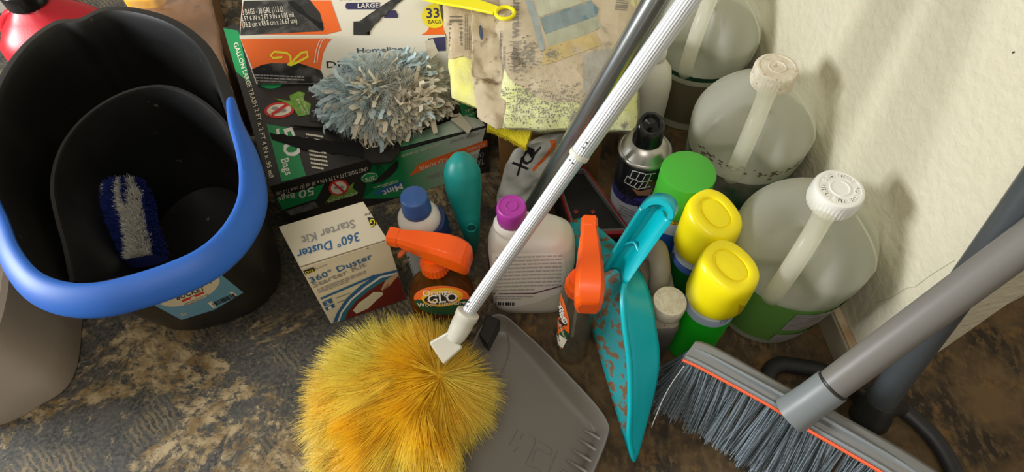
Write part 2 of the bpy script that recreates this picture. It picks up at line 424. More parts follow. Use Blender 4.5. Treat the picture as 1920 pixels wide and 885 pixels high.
# divider wall
dv_px = [(452, 292), (425, 235), (385, 195), (340, 170), (295, 162), (240, 172), (185, 200), (140, 240), (110, 290), (98, 350), (108, 410), (122, 460), (136, 530)]
dp = smooth_path([at(x, y, .215) for x, y in dv_px], 50)
def inward(v, z):   # follow the taper
    t = z / RZ; s_ = .76 + .24*t; t0 = .215 / RZ; s0 = .76 + .24*t0; c0 = bc.lerp(cen, t0); c1 = bc.lerp(cen, t); q = c1 + (v - c0) * (s_ / s0); q.z = z; return q
b = MB(); vs = []; fs = []
for i, v in enumerate(dp):
    t = (dp[min(i+1, 49)] - dp[max(i-1, 0)]).normalized(); nn = V(t.y, -t.x, 0) * .0035
    for z, k in ((.012, 1), (.212, 1), (.216, .6), (.216, -.6), (.212, -1), (.012, -1)): vs.append(inward(v, z) + nn * k)
for i in range(49):
    for k in range(5): a = i*6 + k; fs.append((a, a+1, a+7, a+6))
b.add(vs, fs); b.build('divider', BK, root)
# dried residue in the corner of the bucket floor
b = MB()
for i in range(60):
    t = random.random(); p = at(330 + 60*t + random.gauss(0, 6), 285 + 45*t + random.gauss(0, 5), .013); r_ = random.uniform(.0008, .0025)
    b.lathe([(r_, .0), (r_*.7, r_*.5)], 6, (p.x, p.y)); 
    for j in range(len(b.v) - 12, len(b.v)): b.v[j].z += .0102
b.build('residue', mat('chalky_residue', (.16, .14, .10), r=.9), root, kind='stuff')
# blue handle strap
hp = [(432, 186), (442, 232), (462, 285), (474, 340), (470, 392), (440, 448), (392, 492), (330, 522), (262, 545), (190, 562), (120, 560), (62, 535), (22, 485), (2, 430), (-20, 370), (-30, 300)]
hw = [.005, .009, .0125, .015, .0165, .0175, .018, .018, .018, .018, .0175, .017, .017, .016, .013, .010]
N_ = 64; hc = smooth_path([at(x, y, .272) for x, y in hp], N_); hwv = np.interp(np.linspace(0, len(hw)-1, N_), range(len(hw)), hw)
b = MB(); rings = []
for i, v in enumerate(hc):
    t = (hc[min(i+1, N_-1)] - hc[max(i-1, 0)]).normalized(); o_ = V(t.y, -t.x, 0)
    if o_.dot(v - cen) < 0: o_ = -o_
    wv = (o_ * .80 - V(0, 0, .60)); nn = wv.cross(t).normalized(); w_ = hwv[i]
    if nn.z < 0: nn = -nn
    th = .0045
    ring = [v - wv*w_*.8 - nn*th, v + wv*w_*.9 - nn*th, v + wv*w_*1.0, v + wv*w_*.9 + nn*th*.6, v + wv*w_*.3 + nn*th*1.5, v - wv*w_*.3 + nn*th*1.5, v - wv*w_*.8 + nn*th, v - wv*w_]
    rings.append(ring)
b.loft(rings); b.build('handle', mat('blue_plastic', (.012, .095, .42), r=.5, c2=(.014, .11, .46), ns=12, dirt=(.10, .20, .48), ds=18, dt=.72), root, sub=1, label='bright blue strap handle')
bt = surf(body)
lb = mat('sky_blue_label', (.13, .36, .58), r=.4)
poly('label', bt, [(290, 572), (340, 599), (402, 580), (456, 548), (404, 506), (340, 520)], lb, root, .0006, 3, label='light blue paper label')
poly('label_oval', bt, ell(352, 541, 62, 27, -19, 30), CREAM, root, .0009, 3)
text('MOP & UTILITY', bt, (300, 564), (400, 528), (297, 556), INK, root, .0013, True)
text('BUCKET', bt, (332, 561), (384, 542), (329, 553), INK, root, .0013, True)
poly('print', bt, [(340, 561), (380, 545), (383, 548), (342, 565)], RED, root, .0013)
lines(2, bt, (344, 568), (390, 549), (346, 574), GREYINK, root, .0013)
poly('print', bt, [(389, 567), (434, 545), (444, 552), (400, 577)], WHITE, root, .0010)
bars(22, bt, (396, 567), (436, 549), (402, 573), INK, root, .0014)
text('2', bt, (339, 592), (345, 589), (337, 587), CREAM, root, .0013)
text('x', bt, (345, 590), (351, 587), (343, 585), CREAM, root, .0013)

# striped scrub brush standing in the bucket
A = at(222, 352, .115); B_ = at(222, 500, .02)
root = thing('scrub_brush', 'blue and white striped fluffy scrub pad lying inside the black bucket', 'brush', (A.x, A.y, .015))
prs = [at(205, 380, .09), at(196, 400, .085), at(215, 440, .07), at(226, 500, .06)]
b = MB(); Lp = smooth_path([at(204, 350, .135), at(192, 400, .12), at(210, 445, .105), at(220, 500, .09)], 14); Rp = smooth_path([at(268, 342, .135), at(290, 380, .12), at(300, 430, .105), at(316, 482, .09)], 14)
rings = []
for l, r_ in zip(Lp, Rp):
    m_ = (l + r_) / 2; hx = (r_ - l) / 2; ring = []
    for j in range(14):
        a = 2*math.pi*j/14; ring.append(m_ + hx*math.cos(a) + V(0, 0, .012)*math.sin(a))
    rings.append(ring)
b.loft(rings); b.build('pad', mat('navy_pad', (.01, .015, .12), r=.8), root)
P0 = []; D0 = []; C0 = []
for i in range(9000):
    u = random.random(); v = random.random(); k = u * 13; i0 = int(min(k, 12)); fr = k - i0
    l = Lp[i0].lerp(Lp[i0+1], fr); r_ = Rp[i0].lerp(Rp[i0+1], fr); p = l.lerp(r_, v); hgt = .012 * math.sin(math.acos(max(-1, min(1, 2*v - 1)))); p.z += hgt
    P0.append(p); D0.append(V((v - .5)*1.4, -.2, .9) + V(random.gauss(0, .25), random.gauss(0, .25), random.gauss(0, .2)))
    wv = v + .05*noise.noise(p*60)
    lo = .42 - .12*u; hi = .84 - .06*u
    white = (lo < wv < hi and not (u < .38 and lo + .10 + u*.1 < wv < lo + .26 - u*.2)) or (wv < .07)
    C0.append((.80, .78, .70) if white else (.015, .035, .24))
fibres('bristle', np.array(P0), np.array(D0), rng.uniform(.006, .010, 9000), .0011, np.array(C0), fibre_mat('striped_fluff', .8), root, 2, .2, .05)
b = MB(); b.tube([p + V(-.004, 0, 0) for p in Lp], .004, 8); b.build('rim', mat('white_rim', (.50, .50, .48)), root)

# ------------------------------------------------------------------ taupe bin, lower left
fp = [at(157, 600), at(154, 640), at(146, 690), at(125, 730), at(80, 760), at(0, 800)]
x1 = fp[0].x; yb = fp[0].y
c0 = V(x1 - .16, yb + .02, 0)
foot = [fp[5] + V(-.10, -.012, 0), fp[5], fp[4], fp[3], fp[2], fp[1], fp[0], V(x1 - .006, yb + .06, 0), V(x1 - .05, yb + .12, 0), V(x1 - .16, yb + .14, 0), V(x1 - .27, yb + .08, 0), V(x1 - .29, yb - .04, 0), V(x1 - .24, yb - .115, 0)]
fpp = smooth_path(foot, 70, True); cc = sum(fpp, Vector())/70
root = thing('waste_bin', 'smooth taupe plastic bin beside the black bucket, cut by the left edge of the photo', 'bin', (cc.x, cc.y, 0))
b = MB(); sc = lambda s_, z: [V(cc.x + (v.x-cc.x)*s_, cc.y + (v.y-cc.y)*s_, z) for v in fpp]
b.loft([sc(.985, 0), sc(1, .004), sc(.98, .05), sc(.95, .14), sc(.90, .145), sc(.93, .05), sc(.95, .008)]); b.build('body', mat('taupe_plastic', (.46, .40, .345), r=.55, c2=(.42, .365, .31), ns=4, bump=.1, bs=400, dirt=(.15, .12, .1), ds=70, dt=.74), root)

# ------------------------------------------------------------------ mint bag box (large)
FL = at(505, 350, .105); FR = at(912, 238, .105); BL = at(418, 52, .105); BR = FR + (BL - FL)
root = thing('trash_bag_box', 'long black and green box of 50 mint scented trash bags, torn open on top', 'box', ((FL.x+FR.x)/2, (FL.y+BR.y)/2, 0), 'trash bag boxes')
del root['group']
dn = V(0, 0, -.1045)
CARD = mat('black_carton', (.018, .017, .016), r=.33, c2=(.028, .026, .024), ns=20, bump=.1, bs=60, dirt=(.10, .09, .08), ds=60, dt=.74)
b = MB(); b.hexa([FL + dn, FR + dn, BR + dn, BL + dn], [FL, FR, BR, BL]); bx = b.build('carton', CARD, root, smooth=False)
t = surf(bx)
P = lambda *a, **k: poly(a[0], t, a[1], a[2], root, **k)
lp = lambda a, c, s_: tuple(np.array(a) + (np.array(c) - np.array(a)) * s_)
# green left back band and top right
P('print', [(419, 53), (447, 58), (470, 158), (441, 160)], GREEN)
P('print', [(500, 233), (546, 241), (574, 330), (528, 346)], GREEN)
text('50', t, (517, 243), (538, 297), (547, 236), WHITE, root, bold=True)
text('Bags', t, (527, 300), (536, 330), (541, 296), WHITE, root, bold=True)
for i in range(19):
    s0 = (434 + (i*3.95), 76 + i*13.3); 
for s_, a0, a1 in (('GALLON', (444, 80), (459, 128)), ('LARGE TRASH', (461, 132), (482, 200)), ('2 FT x 2 FT 4 IN x .95 mil', (484, 204), (512, 333))):
    text(s_, t, (a0[0]-6, a0[1]+2), (a1[0]-6, a1[1]+2), (a0[0] + 2, a0[1] - 1), CREAM, root, bold=True)
P('print', ell(508, 152, 24, 15, 0, 24), GREEN); 
P('print', ell(524, 207, 28, 15, -5, 28), RED, lift=.0007)
P('print', ell(524, 207, 23, 11, -5, 24), CREAM, lift=.0010)
P('print', [(508, 214), (536, 196), (541, 199), (512, 218)], RED, lift=.0015)
for q in ((516, 204, 7, 3), (530, 208, 8, 4), (520, 211, 5, 2.5)): P('print', ell(*q, 0, 10), GREYINK, lift=.0012)
P('print', [(513, 185), (545, 190), (543, 180), (560, 172), (572, 175), (570, 188), (590, 200), (592, 214), (560, 219), (552, 205), (540, 195)], LEAF, lift=.0008)
text('Our Garden', t, (562, 180), (578, 216), (566, 178), CREAM, root, .0013); text('Fresh', t, (556, 188), (570, 216), (561, 186), CREAM, root, .0013)
lines(9, t, (573, 249), (606, 254), (585, 318), CREAM, root, .0009, .45)
# front face prints, upside down as the box stands
P('print', [(512, 372), (608, 344), (594, 372), (530, 393)], GREEN)
text('50', t, (588, 349), (559, 358), (590, 363), WHITE, root, bold=True)
text('Bags', t, (551, 360), (521, 369), (553, 370), WHITE, root)
text('UNIT DOSE 2 FT x 2 FT 4 IN x .95 mil (61 cm x 71.2 cm)', t, (688, 312), (517, 360), (690, 319), CREAM, root)
P('print', [(535, 395), (590, 377), (597, 388), (545, 404)], mat('grey_bag_print', (.07, .07, .075), c2=(.20, .20, .21), ns=90, r=.4))
P('print', ell(635, 351, 19, 15, -14, 24), RED, lift=.0007); P('print', ell(635, 351, 15, 11.5, -14, 24), CREAM, lift=.001); P('print', [(624, 343), (643, 360), (646, 357), (627, 341)], RED, lift=.0015)
for q in ((630, 351, 4, 3), (640, 350, 4, 3)): P('print', ell(*q, 0, 10), GREYINK, lift=.0012)
P('print', [(609, 380), (622, 364), (650, 352), (664, 341), (661, 352), (672, 360), (664, 366), (640, 372)], LEAF, lift=.00065)
text('NEW LOOK', t, (668, 358), (613, 375), (669, 363), CREAM, root, .0013)
P('print', ell(693, 332, 17, 10, -12, 24), GREEN); P('print', ell(693, 332, 15, 8.4, -12, 24), CREAM, lift=.0009); P('print', ell(693, 332, 14, 7.6, -12, 24), GREEN, lift=.0012)
text('20%', t, (702, 328), (684, 333), (703, 335), CREAM, root, .0016, True)
# mint green gradient print and pale right end (one print fading from green to off-white)
def fade_mat(a_px, b_px, ca, cb_):
    m_ = bpy.data.materials.new('fading_print'); m_.use_nodes = True; N = m_.node_tree.nodes; L = m_.node_tree.links; bs_ = N['Principled BSDF']; bs_.inputs['Roughness'].default_value = .35
    a, c = at(*a_px, .105) - root.location, at(*b_px, .105) - root.location; d = c - a
    tc = N.new('ShaderNodeTexCoord'); dt_ = N.new('ShaderNodeVectorMath'); dt_.operation = 'DOT_PRODUCT'; dt_.inputs[1].default_value = (d.x/d.length_squared, d.y/d.length_squared, 0); L.new(tc.outputs['Object'], dt_.inputs[0])
    mr = N.new('ShaderNodeMapRange'); k = (a.x*d.x + a.y*d.y)/d.length_squared; mr.inputs['From Min'].default_value = k; mr.inputs['From Max'].default_value = k + 1; L.new(dt_.outputs['Value'], mr.inputs['Value'])
    x = N.new('ShaderNodeMix'); x.data_type = 'RGBA'; x.inputs[6].default_value = (*ca, 1); x.inputs[7].default_value = (*cb_, 1); L.new(mr.outputs[0], x.inputs['Factor']); L.new(x.outputs[2], bs_.inputs['Base Color']); return m_
FG = fade_mat((745, 290), (890, 250), (.008, .24, .075), (.62, .66, .58))
P('print', [(700, 297), (770, 277), (911, 239), (916, 330), (840, 352), (755, 368), (720, 372), (680, 372), (735, 330)], FG)
P('print', [(752, 276), (742, 262), (770, 255), (830, 232), (872, 216), (905, 225), (910, 236)], FG)
P('print', [(848, 160), (893, 168), (893, 222), (868, 218)], GREEN, lift=.0007)
text('GAL', t, (893, 200), (872, 208), (890, 206), CREAM, root, .0012); text('ODOR', t, (896, 208), (872, 217), (893, 214), CREAM, root, .0012)
P('print', [(767, 330), (785, 306), (913, 261), (914, 273), (800, 315)], ORANGE, lift=.001)
text('FLEX POWER', t, (838, 294), (785, 312), (839, 301), CREAM, root, .0014, True); text('MULTI PURPOSE', t, (908, 266), (875, 278), (909, 272), CREAM, root, .0014)
text('13 Gallon', t, (835, 318), (798, 330), (836, 326), GREYINK, root, .0014, True); text('CARTON', t, (906, 284), (880, 291), (907, 292), GREYINK, root, .0014, True); text('TALL', t, (906, 295), (886, 302), (907, 306), GREYINK, root, .0014, True)
text('made with plants - for home use', t, (825, 266), (752, 290), (826, 272), CREAM, root, .0014); text('LAVENDER AND MINT', t, (900, 246), (842, 262), (901, 252), GREYINK, root, .0014); text('TO KEEP FRESH', t, (899, 237), (860, 247), (900, 243), GREYINK, root, .0014)
P('print', [(706, 356), (757, 338), (754, 352), (700, 366)], BLUEINK, lift=.001); text('Mint', t, (752, 343), (716, 357), (756, 353), WHITE, root, .0014, True)
lines(2, t, (745, 336), (700, 350), (745, 342), CREAM, root, .0012)
P('print', ell(708, 320, 42, 20, -25, 20, -10, 120), CARD, lift=.0012)
# torn opening and curled flaps
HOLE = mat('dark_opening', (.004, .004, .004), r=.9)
def jag(a, c, n, amp):
    a, c = Vector(a), Vector(c); d = c - a; nn = Vector((-d.y, d.x)).normalized(); return [tuple(a + d*i/n + nn*(amp if i % 2 else 0)) for i in range(n + 1)]
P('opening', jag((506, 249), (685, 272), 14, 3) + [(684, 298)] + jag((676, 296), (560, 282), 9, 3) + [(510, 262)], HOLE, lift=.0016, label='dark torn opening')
b = MB(); tz = .106
fl = [at(683, 262, tz), at(745, 258, tz), at(752, 286, tz), at(735, 308, tz+.0), at(700, 310, tz), at(684, 300, tz)]
b.add([v + V(0, 0, .002) for v in fl] + [v + V(0, 0, .006 if i in (3, 4) else .003) for i, v in enumerate(fl)], [(5, 4, 3, 2, 1, 0), (6, 7, 8, 9, 10, 11)] + [(i, (i+1) % 6, (i+1) % 6 + 6, i + 6) for i in range(6)])
fo = b.build('flap', CARD, root, smooth=False, label='torn cardboard flap')
ft = surf(fo); text('UNZIP AREA', ft, (686, 280), (742, 268), (685, 270), CREAM, fo, .0005, True)
b = MB(); fl = [at(588, 205, tz), at(660, 232, tz), at(640, 244, tz), at(545, 238, tz), at(580, 232, tz)]
b.add([v + V(0, 0, .001) for v in fl] + [v + V(0, 0, .004 + .010*(i in (0, 1))) for i, v in enumerate(fl)], [(4, 3, 2, 1, 0), (5, 6, 7, 8, 9)] + [(i, (i+1) % 5, (i+1) % 5 + 5, i + 5) for i in range(5)])
b.build('flap', CARD, root, smooth=False, label='crumpled cardboard flap')

# ------------------------------------------------------------------ 30 gallon bag box on top of it
zt = .165; zb = .1075
HL = at(449, 69, zt); HR = at(835, 66, zt); hb = V(-.05, .30, 0)
bl_ = at(481, 158, zb); br_ = bl_ + (HR - HL)
root = thing('drawstring_bag_box', 'orange and white box of 33 large drawstring bags lying on the mint bag box', 'box', ((HL.x+HR.x)/2, HL.y + .1, zb))
CW = mat('white_carton', (.78, .74, .62), r=.35, bump=.06, bs=80)
b = MB(); b.hexa([bl_, br_, br_ + hb, bl_ + hb], [HL, HR, HR + hb, HL + hb]); bx2 = b.build('carton', CW, root, smooth=False)
t = surf(bx2)
BAGP = mat('bag_photo_print', (.022, .022, .022), c2=(.13, .125, .12), ns=45, nt=.62, r=.3)
P('print', [(449, 66), (447, 50), (437, 2), (505, 1), (620, 1), (640, 58), (612, 65)], ORANGE, lift=.0005)
P('print', [(446, 68), (436, 20), (448, 0), (580, 0), (600, 25), (608, 55), (606, 59)], BAGP, lift=.0009)
text('33 BAGS - 30 GAL (113 L)', t, (452, 30), (532, 23), (450, 19), CREAM, root, .0013)
text('2 FT 6 IN x 2 FT 9 IN x 1.05 mil', t, (454, 41), (552, 33), (452, 32), CREAM, root, .0013)
text('(76.2 cm x 83.8 cm x 26.67 um)', t, (456, 53), (558, 44), (454, 43), CREAM, root, .0013)
P('print', [(451, 73), (612, 72), (622, 73), (614, 82), (606, 100), (601, 130), (598, 158), (482, 158)], ORANGE, lift=.0006)
P('print', [(600, 46), (608, 44), (618, 52), (611, 60), (602, 60)], ORANGE, lift=.0007)
P('print', [(470, 130), (490, 122), (510, 118), (540, 119), (560, 118), (585, 126), (602, 132), (612, 156), (482, 158)], BAGP, lift=.0010)
lines(3, t, (478, 138), (570, 142), (481, 154), GREYINK, root, .0013)
for a0, rr_ in ((0, 0), (5, 3)):
    pts = [(613 - a0, 66), (603 - a0, 78), (597 - a0, 96), (594 - a0, 118)]
    P('print', pts + [(x + 1.3, y) for x, y in reversed(pts)], WHITE, lift=.0013)
# yellow drawstring bow print
def strip(pts, wd): 
    L_ = []; R_ = []
    for i, p in enumerate(pts):
        a = np.array(pts[max(i-1, 0)]); c = np.array(pts[min(i+1, len(pts)-1)]); d = (c - a)/np.linalg.norm(c - a); nn = np.array([-d[1], d[0]])*wd/2; L_.append(tuple(np.array(p)+nn)); R_.append(tuple(np.array(p)-nn))
    return L_ + R_[::-1]
P('print', strip([(540, 122), (546, 116), (545, 105), (538, 99), (515, 97), (508, 104), (513, 109), (530, 107)], 4), YELLOW, lift=.0014)
P('print', strip([(545, 122), (560, 116), (578, 106), (576, 97), (566, 99), (552, 112), (548, 120)], 4.5), YELLOW, lift=.0014)
P('print', ell(546, 120, 5, 4, 0, 10), YELLOW, lift=.0016)
text('Homeline', t, (670, 99), (756, 96), (669, 90), mat('teal_ink', (.03, .10, .17)), root, .001, True)
text('30 GALLON', t, (672, 111), (752, 108), (671, 104), GREYINK, root, .001, True)
text('DRAWSTRING', t, (613, 127), (790, 119), (612, 115), INK, root, .001, True)
text('UNSCENTED', t, (662, 133), (745, 128), (661, 126), GREYINK, root, .001)
text('TRASH BAGS', t, (634, 2), (742, -1), (632, -9), GREYINK, root, .001)
P('print', ell(652, 12, 4, 6, 0, 12, 90, 270) + [(712, 5), (710, 18)], NAVY, lift=.0008); P('print', [(650, 6), (712, 6), (712, 18), (650, 18)], NAVY, lift=.0009)
text('LARGE', t, (671, 16), (710, 15), (671, 8), WHITE, root, .0013, True)
P('print', [(720, 34), (728, 20), (742, 20), (746, 28), (746, 34)], NAVY, lift=.0009)
P('print', [(813, 0), (835, 0), (835, 66), (786, 73), (800, 60), (812, 40)], ORANGE, lift=.0007)
P('print', ell(815, 31, 24, 23, 0, 28), YELLOW, lift=.0011)
text('33', t, (800, 35), (824, 34), (799, 17), NAVY, root, .0015, True); text('BAGS', t, (803, 46), (828, 45), (802, 39), INK, root, .0015)
P('print', [(802, 72), (836, 68), (836, 95), (808, 96)], NAVY, lift=.0011)
P('opening', [(757, 0), (745, 8), (737, 18), (728, 22), (724, 30), (715, 34), (712, 40), (703, 47), (694, 60), (683, 64), (684, 89), (660, 88), (634, 88), (652, 85), (661, 86), (663, 66), (663, 42), (675, 41), (690, 30), (708, 18), (735, 0)], BAGP, lift=.0016, label='black bag showing through the tear')
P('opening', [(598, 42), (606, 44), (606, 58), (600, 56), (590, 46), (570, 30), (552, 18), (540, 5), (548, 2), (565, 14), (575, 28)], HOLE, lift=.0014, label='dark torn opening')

# ------------------------------------------------------------------ 360 duster starter kit box
z = .150
fl_, fr_, brk, blk = at(563, 503, z), at(728, 451, z), at(705, 358, z), at(522, 425, z)
f0 = at(621, 607, .0005); f1 = f0 + (fr_ - fl_); dd = (blk - fl_)
root = thing('duster_kit_box', 'cream cardboard duster starter kit box standing upright beside the bucket', 'box', ((fl_.x+fr_.x)/2, (fl_.y+blk.y)/2, 0))
b = MB(); brk = blk + (fr_ - fl_); b.hexa([f0, f1, f1 + dd*.95, f0 + dd*.95], [fl_, fr_, brk, blk]); bx3 = b.build('carton', mat('cream_carton', (.76, .70, .56), r=.42, c2=(.70, .63, .48), ns=12, bump=.08, bs=70), root, smooth=False, bevel=.0008)
t = surf(bx3)
SEAM = mat('seam', (.22, .17, .10)); 
P('seam', [(564, 500), (727, 449), (728, 451), (565, 502)], SEAM, lift=.0009)
P('print', [(655, 374), (659, 372), (691, 463), (687, 465)], BLUEINK, lift=.0009)
text('360° Duster', t, (672, 436), (556, 471), (675, 452), BLUEINK, root, bold=True); text('Starter Kit', t, (664, 412), (565, 444), (668, 427), GREYINK, root, bold=True)
P('print', [(689, 408), (708, 402), (717, 420), (697, 428)], INK, lift=.0009); text('DG', t, (713, 407), (694, 413), (714, 421), YELLOW, root, .0013, True); text('home', t, (706, 394), (684, 402), (707, 400), INK, root)
P('print', [(571, 524), (596, 510), (598, 498), (571, 506)][:0] or [(568, 507), (588, 500), (591, 507), (572, 514)], INK, lift=.0009); text('DG', t, (573, 512), (588, 507), (571, 508), YELLOW, root, .0013, True); text('home', t, (592, 505), (614, 496), (591, 501), GREYINK, root)
P('print', [(566, 524), (733, 462), (733, 464), (567, 526)], BLUEINK, lift=.0009)
text('360° Duster', t, (583, 530), (699, 483), (578, 521), BLUEINK, root, bold=True); text('Starter Kit', t, (588, 539), (687, 498), (584, 531), GREYINK, root, bold=True)
lines(3, t, (594, 541), (685, 506), (598, 550), GREYINK, root)
P('print', [(600, 558), (702, 514), (705, 517), (602, 561)], BLUEINK, lift=.0009)
P('print', [(604, 566), (621, 558), (624, 566), (608, 574)], BLUEINK, lift=.0009); P('print', [(609, 576), (626, 568), (628, 575), (612, 582)], BLUEINK, lift=.0009)
text('2', t, (611, 570), (618, 567), (609, 565), WHITE, root, .0013, True); text('1', t, (616, 579), (622, 577), (614, 574), WHITE, root, .0013, True)
lines(2, t, (628, 556), (655, 546), (634, 573), GREYINK, root, fill=.2)
P('print', [(624, 604), (632, 585), (648, 560), (675, 535), (706, 514), (752, 500), (778, 560)], BLUEINK, lift=.0008)
P('print', [(631, 604), (638, 585), (656, 560), (683, 537), (712, 517), (754, 504), (778, 560)], WHITE, lift=.0011)
P('print', [(634, 604), (641, 586), (659, 562), (686, 539), (714, 520), (755, 507), (778, 560)], mat('teal_blue_print', (.03, .17, .28)), lift=.0013)
P('print', [(645, 600), (650, 585), (668, 562), (692, 543), (718, 526), (757, 514), (778, 560)], mat('maroon_print', (.17, .018, .012)), lift=.0016)
P('print', [(661, 580), (672, 566), (690, 553), (700, 545), (716, 545), (718, 550), (706, 560), (690, 576), (668, 586)], CREAM, lift=.002)
P('print', [(714, 540), (722, 524), (735, 514), (752, 502), (752, 510), (738, 524), (730, 534), (729, 528), (722, 533), (716, 543)], mat('skin_print', (.60, .38, .24)), lift=.002)

# ------------------------------------------------------------------ gallon jugs
JUG = see_through('milky_jug_plastic', (.95, .94, .84), .46, r=.28, tint=(.97, .98, .94), transl=.5)
LIQ = see_through('clear_liquid', (.58, .61, .50), .50, r=.05, tint=(.80, .85, .77), transl=.6)
CAPW = mat('white_cap', (.80, .80, .75), r=.4)
CAPD = mat('dirty_white_cap', (.72, .68, .56), r=.55, c2=(.60, .53, .40), ns=120, dirt=(.40, .32, .22), ds=160, dt=.6)
def ribbed_cap(b, x, y, z0, z1, r, n=40):
    N = n*2
    def fn(rr, z, a): return rr * (1 + (.020 if int(round(a/(2*math.pi)*N)) % 2 else -.012)) if rr > r*.97 else rr
    b.lathe([(r*.98, z0), (r, z0+.0005), (r, z1-.0035), (r*.955, z1-.0008), (r*.90, z1), (r*.82, z1), (r*.80, z1-.0006), (r*.42, z1-.0006), (r*.40, z1+.0002), (r*.36, z1+.0002), (r*.34, z1-.0004), (.0003, z1-.0004)], N, (x, y), fn=fn)
def jug(name, label, x, y, az, water, capmat, cap=True, band=None, group='gallon jugs by the wall'):
    root = thing(name, label, 'jug', (x, y, 0), group)
    prof = [(.045, .003), (.056, .001), (.062, .005), (.064, .015), (.069, .05), (.075, .11), (.079, .145), (.080, .165), (.078, .178), (.070, .195), (.057, .212), (.043, .226), (.032, .236), (.0245, .241), (.0215, .2435), (.0215, .2525)]
    P = [(a_.x, a_.y) for a_ in smooth_path([V(r, z, 0) for r, z in prof], 60)]
    def fn(r, z, a):
        d = abs((a - az + math.pi) % (2*math.pi) - math.pi)
        k = math.exp(-(d/.50)**4) * max(0, min(1, (z-.125)/.03)) * max(0, min(1, (.232-z)/.015))
        return r * (1 - .40*k) - .002*math.exp(-((z-.143)/.003)**2)*0
    b = MB(); b.lathe(P, 96, (x, y), fn=fn); sh = b.build('shell', JUG, root)
    Lp_ = [(max(.001, r - .004), z + (.003 if z < .01 else 0)) for r, z in P if z <= water]; rl = Lp_[-1][0]
    b = MB(); b.lathe(Lp_, 64, (x, y), fn=lambda r, z, a: (fn(r, z, a) if r > .03 else r)); b.build('liquid', LIQ, root)
    u = V(math.cos(az), math.sin(az), 0); c = V(x, y, 0)
    pts = smooth_path([c + u*r + V(0, 0, z) for r, z in ((.022, .243), (.040, .2405), (.056, .228), (.068, .205), (.076, .175), (.078, .150), (.070, .128), (.055, .122))], 24)
    b = MB(); b.tube(pts, [.012, .0115] + [.0105]*20 + [.012, .013], 16, flat=.8, up=u); b.build('handle', JUG, root)
    # mould seam running over the shoulder
    side = V(-u.y, u.x, 0)
    for sg in (1,):
        b = MB(); b.tube([c + side*sg*(r + .0002) + V(0, 0, z) for r, z in P[18:50]], .0011, 6); b.build('mould_seam', JUG, root)
    b = MB(); ribbed_cap(b, x, y, .2435, .2655, .0262); b.lathe([(.0245, .2405), (.0255, .2408), (.0255, .2428), (.0245, .243)], 48, (x, y)); co = b.build('cap', capmat, root, ang=30)
    return root, sh, co, P
def ring_text(s, x, y, z, r, h, m_, par, a0=0, a1=360):
    """raised letters set round a cap"""
    n = len(s); cs = []
    vs_all = []; fs_all = []
    for i, ch in enumerate(s):
        if ch == ' ': continue
        vs, fs = text_mesh(ch, True); ca = math.radians(a0 - (a1-a0)*i/n); wd = h*.75; b0 = len(vs_all)
        ux, uy = math.cos(ca), math.sin(ca)
        for p, q in vs: vs_all.append((x + ux*(r + q*h) + uy*(p-.5)*wd, y + uy*(r + q*h) - ux*(p-.5)*wd, z))
        fs_all += [tuple(k + b0 for k in f) for f in fs]
    b = MB(); b.add(vs_all, fs_all); return b.build('embossing', m_, par, smooth=False, solid=.0006)
def band(root, sh, P, x, y, z0, z1, a0, a1, m_, off, name='label'):
    b = MB(); n = 40; vs = []; zs = [p for p in P if z0 <= p[1] <= z1]; k = len(zs)
    for r, z in zs:
        for j in range(n + 1):
            a = a0 + (a1-a0)*j/n; vs.append((x + (r+off)*math.cos(a), y + (r+off)*math.sin(a), z))
    fs = [(i*(n+1)+j, i*(n+1)+j+1, (i+1)*(n+1)+j+1, (i+1)*(n+1)+j) for i in range(k-1) for j in range(n)]
    b.add(vs, fs); return b.build(name, m_, root)
GLAB = mat('green_jug_label', (.15, .36, .07), r=.35); GLABD = mat('dark_green_line', (.01, .035, .015), r=.5)
SLAB = mat('worn_silver_label', (.42, .40, .38), r=.35, c2=(.30, .28, .26), ns=60, dirt=(.5, .42, .45), ds=25, dt=.6, bump=.1)
PI = math.pi
JX = [(.345, .386), (.329, .573), (.309, .776)]
r3, s3, c3, PJ = jug('gallon_jug', 'large clear jug with a clean white cap and green band label, nearest the broom', *JX[0], math.atan2(-.041, -.031)+.0, .176, CAPW, group='gallon jugs by the wall')
band(r3, s3, PJ, *JX[0], .018, .134, 0, 2*PI, GLAB, .0006, 'label'); band(r3, s3, PJ, *JX[0], .046, .060, 0, 2*PI, GLABD, .0010, 'label_stripe')
l1 = band(r3, s3, PJ, *JX[0], .062, .128, -PI*.56, -PI*.02, SLAB, .0014, 'label_panel'); l2 = band(r3, s3, PJ, *JX[0], .020, .058, -PI*.56, -PI*.02, SLAB, .0016, 'label_panel')
for nm, (px_, py_) in (('', (1465, 566)),): pass
t3 = surf(l1)
text('WHITE VINEGAR', t3, (1470, 574), (1570, 575), (1473, 567), GREYINK, r3, .0008, True)
lines(7, t3, (1456, 582), (1560, 582), (1415, 612), GREYINK, r3, .0008, .35)
ring_text('PUSH DOWN WHILE TURNING  CLOSE TIGHTLY  ', *JX[0], .2652, .0148, .0050, CAPW, c3)
r2, s2, c2_, _ = jug('gallon_jug', 'clear jug with a grimy white cap behind the green can, second from the broom', *JX[1], math.atan2(-.05, -.026), .172, CAPD)
band(r2, s2, PJ, *JX[1], .018, .136, 0, 2*PI, mat('dark_green_label', (.03, .10, .05), r=.4, c2=(.22, .20, .16), ns=30), .0006); 
b = MB()
